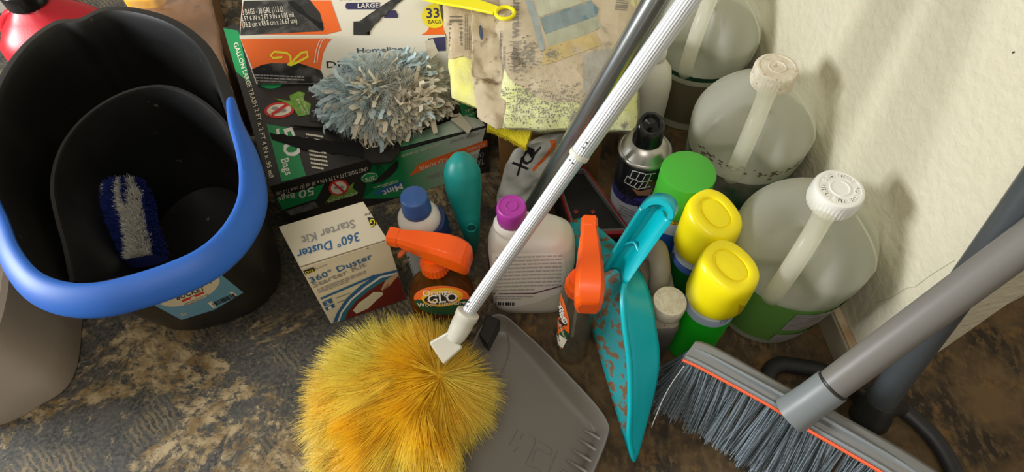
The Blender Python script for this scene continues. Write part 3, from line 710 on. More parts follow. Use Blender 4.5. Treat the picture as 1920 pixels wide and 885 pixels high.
for i in range(70):
    a = math.radians(random.uniform(200, 330)); r_ = .081; z_ = random.gauss(.158, .004)
    rr_ = np.interp(z_, [q[1] for q in PJ], [q[0] for q in PJ]) + .0004; k = random.uniform(.0006, .002)
    ctr = V(JX[1][0] + rr_*math.cos(a), JX[1][1] + rr_*math.sin(a), z_); tv = V(-math.sin(a), math.cos(a), 0)
    b.add([ctr + tv*k*2.2*math.cos(q) + V(0, 0, 1)*k*math.sin(q) for q in [2*PI*j/6 for j in range(6)]], [tuple(range(6))])
b.build('grime', mat('brown_grime', (.12, .085, .05), r=.9), r2, smooth=False, kind='stuff')
r1, s1, c1, _ = jug('gallon_jug', 'clear jug farthest along the wall, its cap beyond the top of the photo', *JX[2], math.atan2(-.05, -.03), .172, CAPD)
band(r1, s1, PJ, *JX[2], .018, .120, 0, 2*PI, mat('olive_label', (.16, .14, .08), r=.5), .0006); band(r1, s1, PJ, *JX[2], .121, .134, 0, 2*PI, mat('deep_green_line', (.015, .06, .03), r=.4), .0006, 'label_stripe')
jx, jy = .213, .690
root = thing('cleaner_bottle', 'pale round plastic bottle between the metal pole and the far jugs', 'bottle', (jx, jy, 0))
b = MB(); b.lathe([(.022, 0), (.031, .003), (.032, .02), (.033, .10), (.032, .14), (.027, .165), (.016, .18), (.012, .184), (.012, .19)], 48, (jx, jy)); b.build('body', mat('pale_hdpe', (.62, .62, .53), r=.4, sub=.2), root)
b = MB(); ribbed_cap(b, jx, jy, .186, .204, .0145, 24); b.build('cap', CAPW, root)

# ------------------------------------------------------------------ aerosol cans
def body_tex(name, stops, r=.3, metal=0):
    """printed can: colour bands by height"""
    m_ = bpy.data.materials.new(name); m_.use_nodes = True; N = m_.node_tree.nodes; L = m_.node_tree.links; b = N['Principled BSDF']; b.inputs['Roughness'].default_value = r; b.inputs['Metallic'].default_value = metal
    tc = N.new('ShaderNodeTexCoord'); sx = N.new('ShaderNodeSeparateXYZ'); L.new(tc.outputs['Object'], sx.inputs[0])
    cr = N.new('ShaderNodeValToRGB'); cr.color_ramp.interpolation = 'CONSTANT'
    mr = N.new('ShaderNodeMapRange'); mr.inputs['From Max'].default_value = .25; L.new(sx.outputs['Z'], mr.inputs['Value']); L.new(mr.outputs[0], cr.inputs[0])
    while len(cr.color_ramp.elements) < len(stops): cr.color_ramp.elements.new(.5)
    for e, (z, c) in zip(cr.color_ramp.elements, stops): e.position = z/.25; e.color = (*c, 1)
    L.new(cr.outputs[0], b.inputs['Base Color']); return m_
STEEL = mat('can_steel', (.42, .41, .38), r=.33, m=1)
def can_body(root, x, y, R_, zt, m_):
    b = MB(); b.lathe([(R_*.85, .001), (R_*.96, .0), (R_, .003), (R_, .006), (R_*.975, .009), (R_*.975, zt-.006), (R_*.93, zt)], 56, (x, y)); o = b.build('can', m_, root)
    return o
YC = mat('yellow_cap_plastic', (.90, .76, .005), r=.32); YC2 = mat('yellow_cap_slot_shade', (.50, .38, .004), r=.5)
def yellow_can(x, y, label, twist, bodym):
    root = thing('spray_can', label, 'spray can', (x, y, 0), 'yellow capped spray cans'); o = can_body(root, x, y, .0315, .150, bodym)
    b = MB(); rings = []
    for z, k, p, sq in ((.140, 1.0, 2, 0), (.142, 1.02, 2, 0), (.165, 1.02, 2, 0), (.180, 1.0, 2.1, .02), (.192, .985, 2.3, .06), (.199, .96, 2.4, .10), (.2035, .91, 2.4, .14), (.205, .84, 2.4, .18), (.205, .66, 2.2, .26), (.2045, .63, 2.2, .27), (.2022, .60, 2.2, .28), (.2022, .55, 2.2, .28), (.2038, .53, 2.2, .28), (.2043, .3, 2.0, .28), (.2045, .02, 2, .28)):
        rr = .0340*k; ring = []
        for j in range(56):
            a = 2*PI*j/56; c_, s_ = math.cos(a), math.sin(a); px_ = rr*math.copysign(abs(c_)**(2/p), c_); py_ = rr*(1-sq)*math.copysign(abs(s_)**(2/p), s_)
            zz = z - (.006*(px_/.034) * min(1, max(0, (z-.165)/.03)))
            ring.append((x + px_*math.cos(twist) - py_*math.sin(twist), y + px_*math.sin(twist) + py_*math.cos(twist), zz))
        rings.append(ring)
    b.loft(rings); cp = b.build('cap', YC, root)
    return root, o, cp
GB = [(0, (.008, .30, .015)), (.118, (.62, .66, .70)), (.139, (.50, .52, .5))]
y1, y1b, y1c = yellow_can(.2335, .402, 'yellow capped green spray can touching the green capped can', math.radians(-60), body_tex('green_can_print', [(0, (.006, .12, .015)), (.108, (.05, .10, .30)), (.122, (.55, .60, .66)), (.139, (.5, .5, .5))]))
y2, y2b, y2c = yellow_can(.2355, .332, 'yellow capped bright green spray can in front, beside the small white cap', math.radians(-50), body_tex('bright_green_can_print', [(0, (.010, .42, .015)), (.113, (.40, .50, .62)), (.127, (.7, .74, .76)), (.139, (.5, .5, .5))]))
tb = surf(y2b); tcp = surf(y2c)
poly('nozzle_slot', tcp, [(1386, 570), (1412, 580), (1403, 592), (1388, 602), (1383, 596)], YC2, y2c, .0005, 2)  # flat decal: shade of the nozzle slot painted in darker yellow
poly('print', tb, [(1350, 600), (1385, 584), (1380, 592), (1352, 608)], mat('white_blue_print', (.6, .68, .8)), y2, .0006, 2); text('CLEANER', tb, (1352, 606), (1380, 591), (1350, 601), BLUEINK, y2, .001, True)
t1 = surf(y1b); text('SCENT', t1, (1262, 472), (1278, 492), (1268, 462), WHITE, y1, .001, True); text('FRESH', t1, (1268, 462), (1284, 484), (1273, 455), BLUEINK, y1, .001, True)
# green capped can
gx, gy = .2165, .468
root = thing('spray_can', 'spray can with a tall flat-topped green cap behind the yellow capped cans', 'spray can', (gx, gy, 0))
gb = can_body(root, gx, gy, .0325, .150, body_tex('disinfectant_print', [(0, (.60, .66, .72)), (.06, (.03, .10, .40)), (.105, (.55, .62, .66)), (.128, (.75, .62, .03)), (.143, (.02, .25, .04))]))
b = MB(); b.lathe([(.0335, .140), (.0342, .141), (.0342, .142), (.0335, .150), (.0335, .1965), (.0328, .1992), (.031, .2), (.0003, .2)], 72, (gx, gy)); gc = b.build('cap', mat('green_cap_plastic', (.055, .37, .03), r=.38, bump=.05, bs=500), root)
tg = surf(gb)
for i, ch in enumerate('KILLS99.9%'):
    a = math.radians(215 + i*9.5); R2 = .0325*.975 + .0006; tv = V(-math.sin(a), math.cos(a), 0); c_ = V(gx + R2*math.cos(a), gy + R2*math.sin(a), .131)
    vs, fs = text_mesh(ch, True); b = MB(); b.add([c_ + tv*(p-.5)*.0040 + V(0, 0, q*.0085) for p, q in vs], fs); b.build('lettering', mat('red_letter', (.35, .04, .02)) if i == 0 else bpy.data.materials['red_letter'], root, smooth=False)
# black can
kx, ky = .176, .527
root = thing('spray_can', 'black aerosol can with a silver dome and black spray top', 'spray can', (kx, ky, 0))
kb = can_body(root, kx, ky, .0335, .172, body_tex('black_can_print', [(0, (.10, .09, .09)), (.03, (.40, .42, .48)), (.094, (.035, .03, .16)), (.112, (.010, .010, .014)), (.168, (.3, .3, .28))], r=.22))
b = MB(); b.lathe([(.0325, .170), (.0345, .172), (.0352, .1745), (.0345, .177), (.0325, .1785), (.0315, .178), (.030, .180), (.0255, .187), (.019, .192), (.016, .193)], 64, (kx, ky)); b.build('dome', STEEL, root)
b = MB(); rings = []
for z, k, q in ((.186, 1.05, 0), (.190, 1.05, 0), (.205, 1.0, 0), (.216, .96, 0), (.221, .9, 0), (.223, .8, 0), (.223, .6, 0), (.217, .52, 0), (.215, .1, 0)):
    rings.append([(kx + .0185*k*math.cos(a), ky + .0185*k*math.sin(a)*.92, z + (.006*math.sin(a) if z > .2 else 0)) for a in [2*PI*j/40 for j in range(40)]])
b.loft(rings); b.build('spray_cap', mat('glossy_black', (.008, .008, .009), r=.18), root)
tk = surf(kb)
GR = mat('grid_print', (.55, .53, .52), r=.4)
def seg(t, a, c, wd, m_, par, lift=.0009): 
    a = np.array(a, float); c = np.array(c, float); d = (c-a)/np.linalg.norm(c-a); nn = np.array([-d[1], d[0]])*wd/2; n = 6
    P_ = [tuple(a + (c-a)*i/n + nn) for i in range(n+1)] + [tuple(a + (c-a)*(n-i)/n - nn) for i in range(n+1)]
    vs = P_; fs = [(i, i+1, 2*n-i, 2*n+1-i) for i in range(n)]; return put('print', t, vs, fs, m_, par, lift)
for a, c in (((1186, 319), (1212, 326)), ((1212, 326), (1229, 324)), ((1183, 333), (1200, 340)), ((1200, 340), (1222, 338)), ((1172, 341), (1196, 354)), ((1196, 354), (1219, 348)), ((1187, 319), (1181, 334)), ((1200, 323), (1192, 337)), ((1211, 326), (1203, 341)), ((1221, 325), (1215, 339)), ((1177, 329), (1171, 340)), ((1187, 336), (1180, 346)), ((1196, 340), (1188, 350)), ((1206, 341), (1196, 354)), ((1215, 340), (1208, 352)), ((1177, 329), (1184, 334))): seg(tk, a, c, 1.5, GR, root)
put('print', tk, [(1183, 301), (1232, 314), (1229, 320), (1181, 308)], [(0, 1, 2, 3)], mat('bronze_print', (.16, .14, .12)), root, .0007)
text('ROACH & ANT', tk, (1184, 307), (1226, 318), (1186, 301), CREAM, root, .001)
poly('print', tk, [(1184, 352), (1200, 358), (1224, 352), (1218, 366), (1196, 366)], mat('bronze_glow_print', (.24, .11, .05)), root, .0006, 2)
text('FLEA', tk, (1158, 359), (1188, 377), (1163, 349), INK, root, .001, True); text('& TICK', tk, (1166, 374), (1198, 388), (1170, 366), INK, root, .001, True)
lines(4, tk, (1164, 382), (1192, 396), (1158, 400), GREYINK, root, .001)

# ------------------------------------------------------------------ grey jug-shaped bottle with white cap
sx_, sy_ = .176, .356
root = thing('oil_bottle', 'grimy grey rectangular bottle with a dirty white cap behind the teal dustpan', 'bottle', (sx_, sy_, 0))
b = MB(); b.loft([se(sx_, sy_, z, rx, ry, 5, 64) for z, rx, ry in ((0, .021, .050), (.004, .023, .053), (.09, .024, .054), (.1, .0245, .0545), (.108, .0225, .052), (.112, .019, .046))]); b.build('body', mat('grimy_grey_plastic', (.13, .125, .115), r=.5, c2=(.10, .095, .085), ns=20, dirt=(.24, .19, .13), ds=14, dt=.60), root)
b = MB(); b.loft([se(sx_, sy_, z, rx, ry, 5, 64) for z, rx, ry in ((.1085, .0224, .0518), (.112, .0195, .0475), (.1145, .016, .044))]); b.build('shoulder', mat('dusty_top', (.30, .26, .19), r=.7, c2=(.21, .18, .13), ns=40, dirt=(.05, .035, .02), ds=150, dt=.62), root)
b = MB(); b.tube(smooth_path([(sx_, sy_+.046, .105), (sx_, sy_+.046, .135), (sx_, sy_+.030, .146), (sx_, sy_+.008, .140), (sx_, sy_-.004, .112)], 20), .0105, 16, flat=1.2); b.build('handle', mat('tan_hdpe', (.27, .24, .19), r=.6, c2=(.22, .19, .14), ns=20), root)
b = MB(); cy_ = .326; b.lathe([(.017, .110), (.017, .120)], 30, (sx_+.006, cy_)); b.lathe([(.0195, .118), (.0200, .119), (.0200, .135), (.0190, .1375), (.017, .138), (.0125, .138), (.0122, .1374), (.009, .1374), (.0087, .138), (.0003, .138)], 60, (sx_+.006, cy_)); cc_ = b.build('cap', mat('ivory_cap', (.72, .68, .56), r=.45, c2=(.60, .54, .42), ns=150, nt=.55), root)
ring_text('CLOSE TIGHTLY PUSH DOWN ', sx_+.006, cy_, .1383, .0130, .0036, CAPD, cc_)

# ------------------------------------------------------------------ trigger sprayers
OR = mat('orange_plastic', (.92, .105, .004), r=.33, coat=.15)
def sprayer(label, bx, by, nose, rear, yaw, bodym, rx, ry, zc, liquid=None):
    root = thing('spray_bottle', label, 'spray bottle', (bx, by, 0), 'orange trigger spray bottles')
    prof = [(0, .90), (.004, .97), (.03, 1.0), (.075, 1.0), (.095, .93), (.112, .76), (.126, .54), (.134, .40), (.138, .36), (.146, .34)]
    pp = smooth_path([V(z, k, 0) for z, k in prof], 40)
    rings = [se(bx, by, v.x*zc/.150, rx*v.y, max(.013, ry*min(1, v.y*1.15)), 2.0 + 1.2*min(1, max(0, (.13-v.x)/.06)), 56, yaw) for v in pp]
    b = MB(); b.loft(rings); body = b.build('bottle', bodym, root)
    if liquid:
        b = MB(); b.loft([se(bx, by, v.x*zc/.150 + (.002 if v.x < .003 else 0), rx*v.y - .002, max(.011, ry*min(1, v.y*1.15) - .002), 3.0, 48, yaw) for v in pp if v.x < liquid[1]]); b.build('liquid', liquid[0], root)
    N = 48
    b = MB(); b.lathe([(.0165, zc-.006), (.0172, zc-.005), (.0168, zc+.010), (.0145, zc+.014), (.013, zc+.022)], N, (bx, by), fn=lambda r, z, a: r*(1 + (.03 if int(round(a/(2*PI)*N)) % 2 else -.02)) if z < zc+.011 else r); b.build('collar', OR, root, ang=25)
    # head: sections from nozzle to the rear, (t, half width, up, down)
    nose, rear = Vector(nose), Vector(rear); d = rear - nose; dl = d.length; d.normalize(); sd = V(-d.y, d.x, 0).normalized(); upv = sd.cross(d) * (1 if sd.cross(d).z > 0 else -1)
    rings = []
    for t_, hw_, u_, dn_ in ((0, .0085, .006, .010), (.02, .0098, .0075, .0115), (.13, .0100, .0078, .012), (.135, .0090, .0070, .010), (.30, .0115, .0085, .014), (.55, .0145, .0105, .019), (.72, .0160, .0105, .024), (.84, .0162, .0080, .029), (.94, .0155, .002, .033), (.985, .0140, -.004, .034), (1.0, .0115, -.008, .031)):
        c = nose + d*(dl*t_); tw = hw_*.72
        rings.append([c + sd*tw + upv*u_, c + sd*hw_ + upv*(u_-.006), c + sd*hw_ - upv*dn_*.7, c + sd*hw_*.75 - upv*dn_, c - sd*hw_*.75 - upv*dn_, c - sd*hw_ - upv*dn_*.7, c - sd*hw_ + upv*(u_-.006), c - sd*tw + upv*u_])
    b = MB(); b.loft(rings); b.build('spray_head', OR, root, bevel=.0011, seg=2, ang=22)
    c = nose + d*dl*.16 - upv*.008
    b = MB(); tp = smooth_path([c + d*.006, c - upv*.012 + d*.004, c - upv*.024 - d*.002, c - upv*.034 - d*.009], 12); b.tube(tp, [.0062]*10 + [.005, .003], 12, flat=.4, up=d); b.build('trigger', OR, root)
    b = MB(); b.tube([V(bx, by, zc+.01), V(bx, by, .012)], .0022, 8); b.build('dip_tube', see_through('tube_plastic', (.7, .7, .66), .5), root)
    return root, body
AMB = see_through('amber_bottle', (.22, .08, .015), .28, r=.07, tint=(.80, .48, .20), spec=.6); AMBL = see_through('amber_liquid', (.20, .08, .012), .30, r=.1, tint=(.68, .38, .12))
CLR = see_through('clear_bottle', (.30, .28, .22), .16, r=.06, tint=(.93, .91, .86), spec=.8)
o1, ob1 = sprayer('orange trigger spray bottle of amber liquid, its head pointing left at the cream box', -.0935, .378, at(728, 440, .193), at(880, 474, .190), 0.05, AMB, .0415, .024, .150, (AMBL, .085))
o2, ob2 = sprayer('orange trigger spray bottle seen end on, clear body in front of the teal dustpan',   .077, .342, at(1105, 408, .190), at(1106, 566, .186), math.pi/2 - .1, CLR, .0400, .0205, .150)
tt = surf(ob1); DG_ = mat('dark_green_print', (.01, .07, .03))
poly('label', tt, ell(829, 562, 52, 28, 2, 36), DG_, o1, .0007, 3, label='orange and green oval label'); poly('print', tt, ell(828, 558, 51, 23, 0, 30, 170, 365), ORANGE, o1, .0010, 3)
poly('print', tt, ell(829, 556, 38, 17, -4, 30), mat('gold_print', (.85, .45, .02)), o1, .0012, 3); poly('print', tt, ell(827, 559, 31, 10, -4, 30), INK, o1, .0014, 3)
text('Orange', tt, (794, 554), (848, 550), (793, 543), WHITE, o1, .0018, True); text('GLO', tt, (803, 567), (858, 562), (801, 552), WHITE, o1, .0019, True); text('Wood Furniture', tt, (784, 573), (872, 568), (783, 566), CREAM, o1, .0019, True)
tt = surf(ob2)
poly('label', tt, [(1043, 545), (1050, 542), (1060, 570), (1068, 600), (1068, 625), (1058, 652), (1052, 656), (1041, 630), (1038, 590)], ORANGE, o2, .0007, 3, label='orange and white oval side label')
poly('print', tt, [(1042, 555), (1049, 570), (1062, 600), (1064, 610), (1056, 612), (1044, 590)], INK, o2, .001, 2)
poly('print', tt, [(1041, 590), (1060, 618), (1068, 625), (1059, 650), (1052, 656), (1042, 632)], DG_, o2, .0009, 2); poly('print', tt, [(1044, 622), (1058, 632), (1064, 636), (1056, 652), (1048, 646)], CREAM, o2, .0012, 2)
text('Orange', tt, (1043, 553), (1058, 604), (1050, 550), WHITE, o2, .0014, True); text('GLO', tt, (1047, 575), (1058, 608), (1056, 572), WHITE, o2, .0016, True); text('Wood Furniture', tt, (1041, 590), (1060, 634), (1045, 588), CREAM, o2, .0014)

# ------------------------------------------------------------------ purple capped bottle
bx_, by_ = .024, .412
WH = mat('white_hdpe', (.66, .65, .60), r=.38, c2=(.62, .60, .53), ns=10, sub=.1)
root = thing('detergent_bottle', 'white detergent bottle with a magenta cap in front of the metal pole', 'bottle', (bx_, by_, 0))
nx, ny = .0005, .4135
pr_ = [(0, .050, .028, 0), (.004, .0525, .031, 0), (.06, .0545, .033, 0), (.12, .0550, .034, 0), (.140, .0540, .033, .0), (.155, .050, .030, .02), (.166, .042, .0265, .16), (.172, .034, .024, .42), (.177, .027, .022, .75), (.181, .0225, .0205, 1), (.186, .019, .019, 1), (.190, .0165, .0165, 1), (.198, .0155, .0155, 1)]
pq = [(*a,) for a in pr_]
zz = np.linspace(0, len(pr_)-1, 50); arr = np.array(pr_); Z = [np.interp(zz, range(len(pr_)), arr[:, k]) for k in range(4)]
b = MB(); b.loft([se(bx_ + (nx-bx_)*k, by_ + (ny-by_)*k, z, rx, ry, 2.0 + 1.6*(1-min(1, k*2)), 64, -.03*(1-k)) for z, rx, ry, k in zip(*Z)]); pb = b.build('bottle', WH, root)
b = MB(); ribbed_cap(b, nx, ny, .189, .2155, .0172, 30); b.build('cap', mat('magenta_cap', (.36, .035, .30), r=.4), root, label='magenta ribbed cap')
tt = surf(pb); LB = mat('white_back_label', (.74, .73, .69), r=.35)
poly('label', tt, [(945, 474), (1000, 474), (1050, 475), (1059, 490), (1060, 515), (1050, 548), (1010, 566), (960, 576), (925, 572), (922, 520), (924, 474)], LB, root, .0006, 4)
lines(10, tt, (930, 480), (1052, 476), (930, 548), mat('pale_grey_print', (.42, .41, .42)), root, .001, .38)
seg(tt, (926, 550), (1000, 549), 2, mat('plum_print', (.12, .02, .09)), root, .0012); seg(tt, (1000, 549), (1052, 535), 2, bpy.data.materials['plum_print'], root, .0012)
bars(18, tt, (930, 565), (968, 566), (930, 571), INK, root, .0012); lines(2, tt, (930, 554), (1000, 554), (930, 562), GREYINK, root, .001, .3)
poly('front_label', tt, [(911, 470), (916, 474), (919, 500), (921, 540), (922, 565), (914, 540)], mat('plum_label', (.06, .01, .045)), root, .0008, 2)

# ------------------------------------------------------------------ blue capped bottle
ux, uy = -.1135, .437
root = thing('cleaner_bottle', 'silver grey and navy bottle with a stepped blue cap behind the orange sprayer', 'bottle', (ux, uy, 0))
b = MB(); b.loft([se(ux + .004, uy, z, rx, ry, 3, 56) for z, rx, ry in ((0, .028, .020), (.004, .030, .022), (.12, .031, .023), (.15, .030, .023), (.162, .027, .022))]); ub = b.build('bottle', mat('navy_bottle', (.012, .025, .10), r=.35), root)
b = MB(); b.lathe([(.026, .160), (.0265, .163), (.0255, .170), (.021, .178), (.0165, .181), (.0155, .184)], 48, (ux, uy)); b.build('collar', WH, root)
b = MB(); b.lathe([(.0172, .180), (.0176, .181), (.0176, .190), (.0166, .1915), (.0166, .2065), (.0158, .2085), (.014, .2095), (.004, .2105), (.0003, .2115)], 56, (ux, uy)); b.build('cap', mat('blue_cap', (.028, .085, .26), r=.38), root)
tt = surf(ub); poly('label', tt, [(745, 430), (800, 430), (806, 470), (805, 560), (765, 545), (750, 500)], mat('silver_blue_label', (.36, .40, .44), r=.4), root, .0007, 4)

# ------------------------------------------------------------------ teal squeeze bulb
root = thing('squeeze_bulb', 'teal plastic bulb tapering to a flat open tip, standing before the mint bag box', 'bulb', tuple(at(884, 466, 0)))
TEAL = mat('teal_bulb_plastic', (.005, .235, .215), r=.42)
bp_ = [(884, 470, .905), (885, 455, .87), (884, 440, .84), (880, 415, .80), (874, 385, .785), (869, 350, .77), (866, 320, .755), (864, 300, .748), (862, 285, .745)]
br = [.0075, .0095, .0110, .0140, .0185, .0232, .0228, .0170, .006]
pts = smooth_path([atd(*q) for q in bp_], 40); rad = np.interp(np.linspace(0, len(br)-1, 40), range(len(br)), br); pts[0].z = max(pts[0].z, .001)
b = MB(); b.tube(pts, rad, 32, up=(1, 0, 0)); blb = b.build('bulb', TEAL, root)
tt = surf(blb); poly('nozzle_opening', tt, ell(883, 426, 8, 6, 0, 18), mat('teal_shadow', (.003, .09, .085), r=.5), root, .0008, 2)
b = MB(); h_ = [cast(tt, *q, .0010) for q in ell(883, 426, 8.8, 6.8, 0, 24)]
h_ = [q for q in h_ if q]; b.tube(h_ + [h_[0]], .0012, 8); b.build('nozzle_rim', TEAL, root)

# ------------------------------------------------------------------ soft packs and what carries them
def pillow(b, c, z0, z1, nx=36, ny=44, wr=.004, seed=0, grow=0.0, e=7):
    """c: four xy corners front-left, front-right, back-right, back-left"""
    c = [Vector((q.x, q.y, 0)) for q in c]; m_ = sum(c, Vector())/4
    if grow: c = [m_ + (q-m_)*(1 + grow/(q-m_).length) for q in c]
    top = []; bot = []
    for j in range(ny+1):
        for i in range(nx+1):
            u, v = i/nx, j/ny; p = (c[0]*(1-u) + c[1]*u)*(1-v) + (c[3]*(1-u) + c[2]*u)*v
            h = ((1 - abs(2*u-1)**e)*(1 - abs(2*v-1)**e))**.5
            k = noise.noise(V(p.x*28+seed, p.y*28, seed))*.6 + noise.noise(V(p.x*80+seed, p.y*60, seed))*.3
            edge = noise.noise(V(p.x*30, p.y*30, 5+seed))*.004
            top.append(p + V(edge, edge, (z0+z1)/2 + ((z1-z0)/2 + k*wr)*h)); bot.append(p + V(edge, edge, (z0+z1)/2 - (z1-z0)/2*h))
    n = nx+1; N = len(top); fs = []
    for j in range(ny):
        for i in range(nx):
            a = j*n+i; fs.append((a, a+1, a+n+1, a+n)); fs.append((N+a, N+a+n, N+a+n+1, N+a+1))
    for i in range(nx): fs.append((i, N+i, N+i+1, i+1)); a = ny*n+i; fs.append((a, a+1, N+a+1, N+a))
    for j in range(ny): a = j*n; fs.append((a, a+n, N+a+n, N+a)); a = j*n+nx; fs.append((a, N+a, N+a+n, a+n))
    return b.add(top+bot, fs)
root = thing('cardboard_box', 'plain brown cardboard box under the packs of cleaning cloths', 'box', (.06, .72, 0))
b = MB(); b.box(-.015, .136, .60, .88, .0, .158); b.build('carton', mat('brown_card', (.30, .155, .045), r=.6, c2=(.20, .10, .035), ns=8, bump=.1), root, bevel=.002)
b = MB(); b.box(.058, .063, .5985, .5998, .0, .157); b.build('seam', mat('card_seam', (.10, .05, .02)), root)
# right pack
CLOTH = mat('pale_lime_cloth', (.66, .70, .24), r=.8, c2=(.72, .74, .38), ns=30, bump=.6, bs=160, dirt=(.17, .16, .10), ds=38, dt=.60)
zq = .188
C4 = [at(940, 238, zq), at(1194, 240, zq), at(1204, -70, zq), at(914, -70, zq)]
root = thing('cloth_pack', 'large grimy pack of lime cleaning cloths with mouldy paper label, next to the metal poles', 'cloth pack', tuple(sum(C4, Vector())/4 - V(0, 0, .028)), 'packs of cleaning cloths')
b = MB(); pillow(b, C4, .160, .212, 44, 56, .004, 1); pk = b.build('cloth', CLOTH, root)
tp = surf(pk)
PAPER = mat('stained_paper', (.56, .46, .31), r=.6, c2=(.44, .34, .21), ns=16, dirt=(.20, .17, .12), ds=34, dt=.60, bump=.3, bs=70)
poly('paper_label', tp, [(922, 4), (930, -20), (1195, -20), (1190, 80), (1170, 195), (1090, 193), (1036, 192), (1010, 186), (1000, 150), (955, 148), (942, 120), (930, 60)], PAPER, root, .0012, 4)
def PP(pts, c, name='print', lift=.0018, **k): return poly(name, tp, pts, mat(name + str(len(bpy.data.materials)), c, r=.6, c2=tuple(x*.82 for x in c), ns=20, dirt=(.36, .30, .20), ds=28, dt=.62) if isinstance(c, tuple) else c, root, lift, 3)
PP([(1002, -15), (1110, -15), (1108, 2), (1010, 34)], (.46, .47, .33)); PP([(1012, 36), (1108, 3), (1122, 18), (1118, 32), (1022, 66)], (.13, .22, .25)); PP([(1022, 66), (1118, 32), (1127, 50), (1118, 58), (1030, 92)], (.36, .38, .26), lift=.0016)
PP([(1020, 92), (1116, 62), (1128, 86), (1040, 118), (1015, 125)], (.55, .40, .13)); PP([(985, 0), (1000, 4), (1022, 95), (1014, 96)], (.30, .38, .40))
PP([(1093, 106), (1112, 100), (1140, 92), (1154, 96), (1156, 120), (1100, 192), (1094, 190)], (.33, .32, .27))
for i, (a, c) in enumerate((((1104, 175), (1101, 110)), ((1110, 175), (1107, 112)), ((1116, 170), (1113, 130)), ((1128, 150), (1126, 98)), ((1135, 145), (1132, 122)))): lines(1, tp, a, c, (a[0]+2.4, a[1]), GREYINK, root, .0026, .8)
text('washing', tp, (972, 74), (974, -14), (955, 74), mat('faded_print', (.16, .13, .10), r=.7), root, .0026, True); text('Household', tp, (973, 134), (974, 80), (955, 134), bpy.data.materials['faded_print'], root, .0026, True)
lines(2, tp, (938, 132), (938, 60), (950, 132), bpy.data.materials['faded_print'], root, .0026, .35)
bars(9, tp, (1152, 20), (1156, 2), (1174, 22), bpy.data.materials['faded_print'], root, .0026)
MOLD = mat('mould', (.085, .08, .06), r=.9, c2=(.20, .18, .12), ns=200)
Bm = MB()
def spots(tree, cx, cy, sx, sy, n, rmax, out):
    for _ in range(int(n*2.6)):
        x, y = random.gauss(cx, sx), random.gauss(cy, sy); r_ = random.uniform(.5, rmax) ; r_ *= .62; h = [cast(tree, x + r_*math.cos(q)*random.uniform(.6, 1.5), y + r_*math.sin(q)*.8, .0022) for q in [2*PI*j/6 for j in range(6)]]
        if all(h): out.add(h, [tuple(range(6))])
for q in ((1040, 210, 45, 14, 170, 3.2), (985, 110, 14, 14, 110, 3.4), (985, 180, 24, 14, 120, 3.2), (1060, 180, 22, 12, 60, 3), (1035, 105, 8, 5, 40, 2.6), (960, 215, 14, 10, 40, 2), (1120, 215, 40, 12, 30, 2), (1080, 150, 60, 40, 50, 1.5)): spots(tp, *q, Bm)
Bm.build('mould', MOLD, root, smooth=False, kind='stuff')
b = MB(); pillow(b, C4, .1585, .2150, 40, 50, .005, 1.3, .004); b.build('film', see_through('clear_film', (.75, .72, .60), .16, r=.16, spec=.9, bump=.7, bs=70), root)
# left pack
zq = .178
C5 = [at(846, 186, zq), at(912, 212, zq), at(928, -60, zq), at(826, -60, zq)]
root = thing('cloth_pack', 'smaller pack of yellow cleaning cloths with barcode paper, beneath the yellow ring handle', 'cloth pack', tuple(sum(C5, Vector())/4 - V(0, 0, .018)), 'packs of cleaning cloths')
b = MB(); pillow(b, C5, .161, .198, 24, 44, .003, 4); pk5 = b.build('cloth', mat('yellow_cloth', (.80, .78, .20), r=.8, c2=(.74, .70, .30), ns=30, bump=.5, bs=140), root)
t5 = surf(pk5)
poly('paper_label', t5, [(826, -30), (886, -30), (884, 112), (868, 106), (845, 112), (828, 108)], PAPER, root, .0012, 4)
bars(16, t5, (844, 32), (844, 88), (866, 32), bpy.data.materials['faded_print'], root, .002); lines(3, t5, (871, 95), (871, 28), (882, 95), bpy.data.materials['faded_print'], root, .002, .35)
# crumpled kraft wrap folding down over the front
b = MB(); wpx = [[(884, -30), (900, -30), (918, -30), (936, -30)], [(884, 30), (902, 34), (922, 30), (934, 34)], [(884, 90), (903, 92), (924, 95), (938, 100)], [(884, 130), (902, 140), (925, 148), (945, 152)], [(887, 160), (905, 172), (924, 180), (948, 186)], [(893, 190), (908, 202), (925, 214), (946, 212)], [(896, 216), (910, 232), (928, 242), (940, 240)]]
gv = []; ny_ = 40
for i in range(4):
    colp = smooth_path([at(wpx[j][i][0], wpx[j][i][1], .203 if j < 4 else (.200, .196, .188)[j-4]) for j in range(7)], ny_); gv.append(colp)
vs = []
for j in range(ny_):
    row = smooth_path([gv[i][j] for i in range(4)], 16)
    for p in row: k = noise.noise(p*45)*.005 + noise.noise(p*110)*.002; vs.append(p + V(k*.4, k*.3, k))
fs = [(j*16+i, j*16+i+1, (j+1)*16+i+1, (j+1)*16+i) for j in range(ny_-1) for i in range(15)]
b.add(vs, fs); kw = b.build('kraft_wrap', mat('kraft_paper', (.40, .31, .19), r=.65, c2=(.52, .43, .29), ns=18, dirt=(.19, .13, .07), ds=40, dt=.60, bump=.4, bs=90), root, solid=.0012)
poly('print', surf(kw), ell(902, 62, 3.5, 14, -6, 14), mat('slate_print', (.05, .07, .13)), root, .0014, 2)
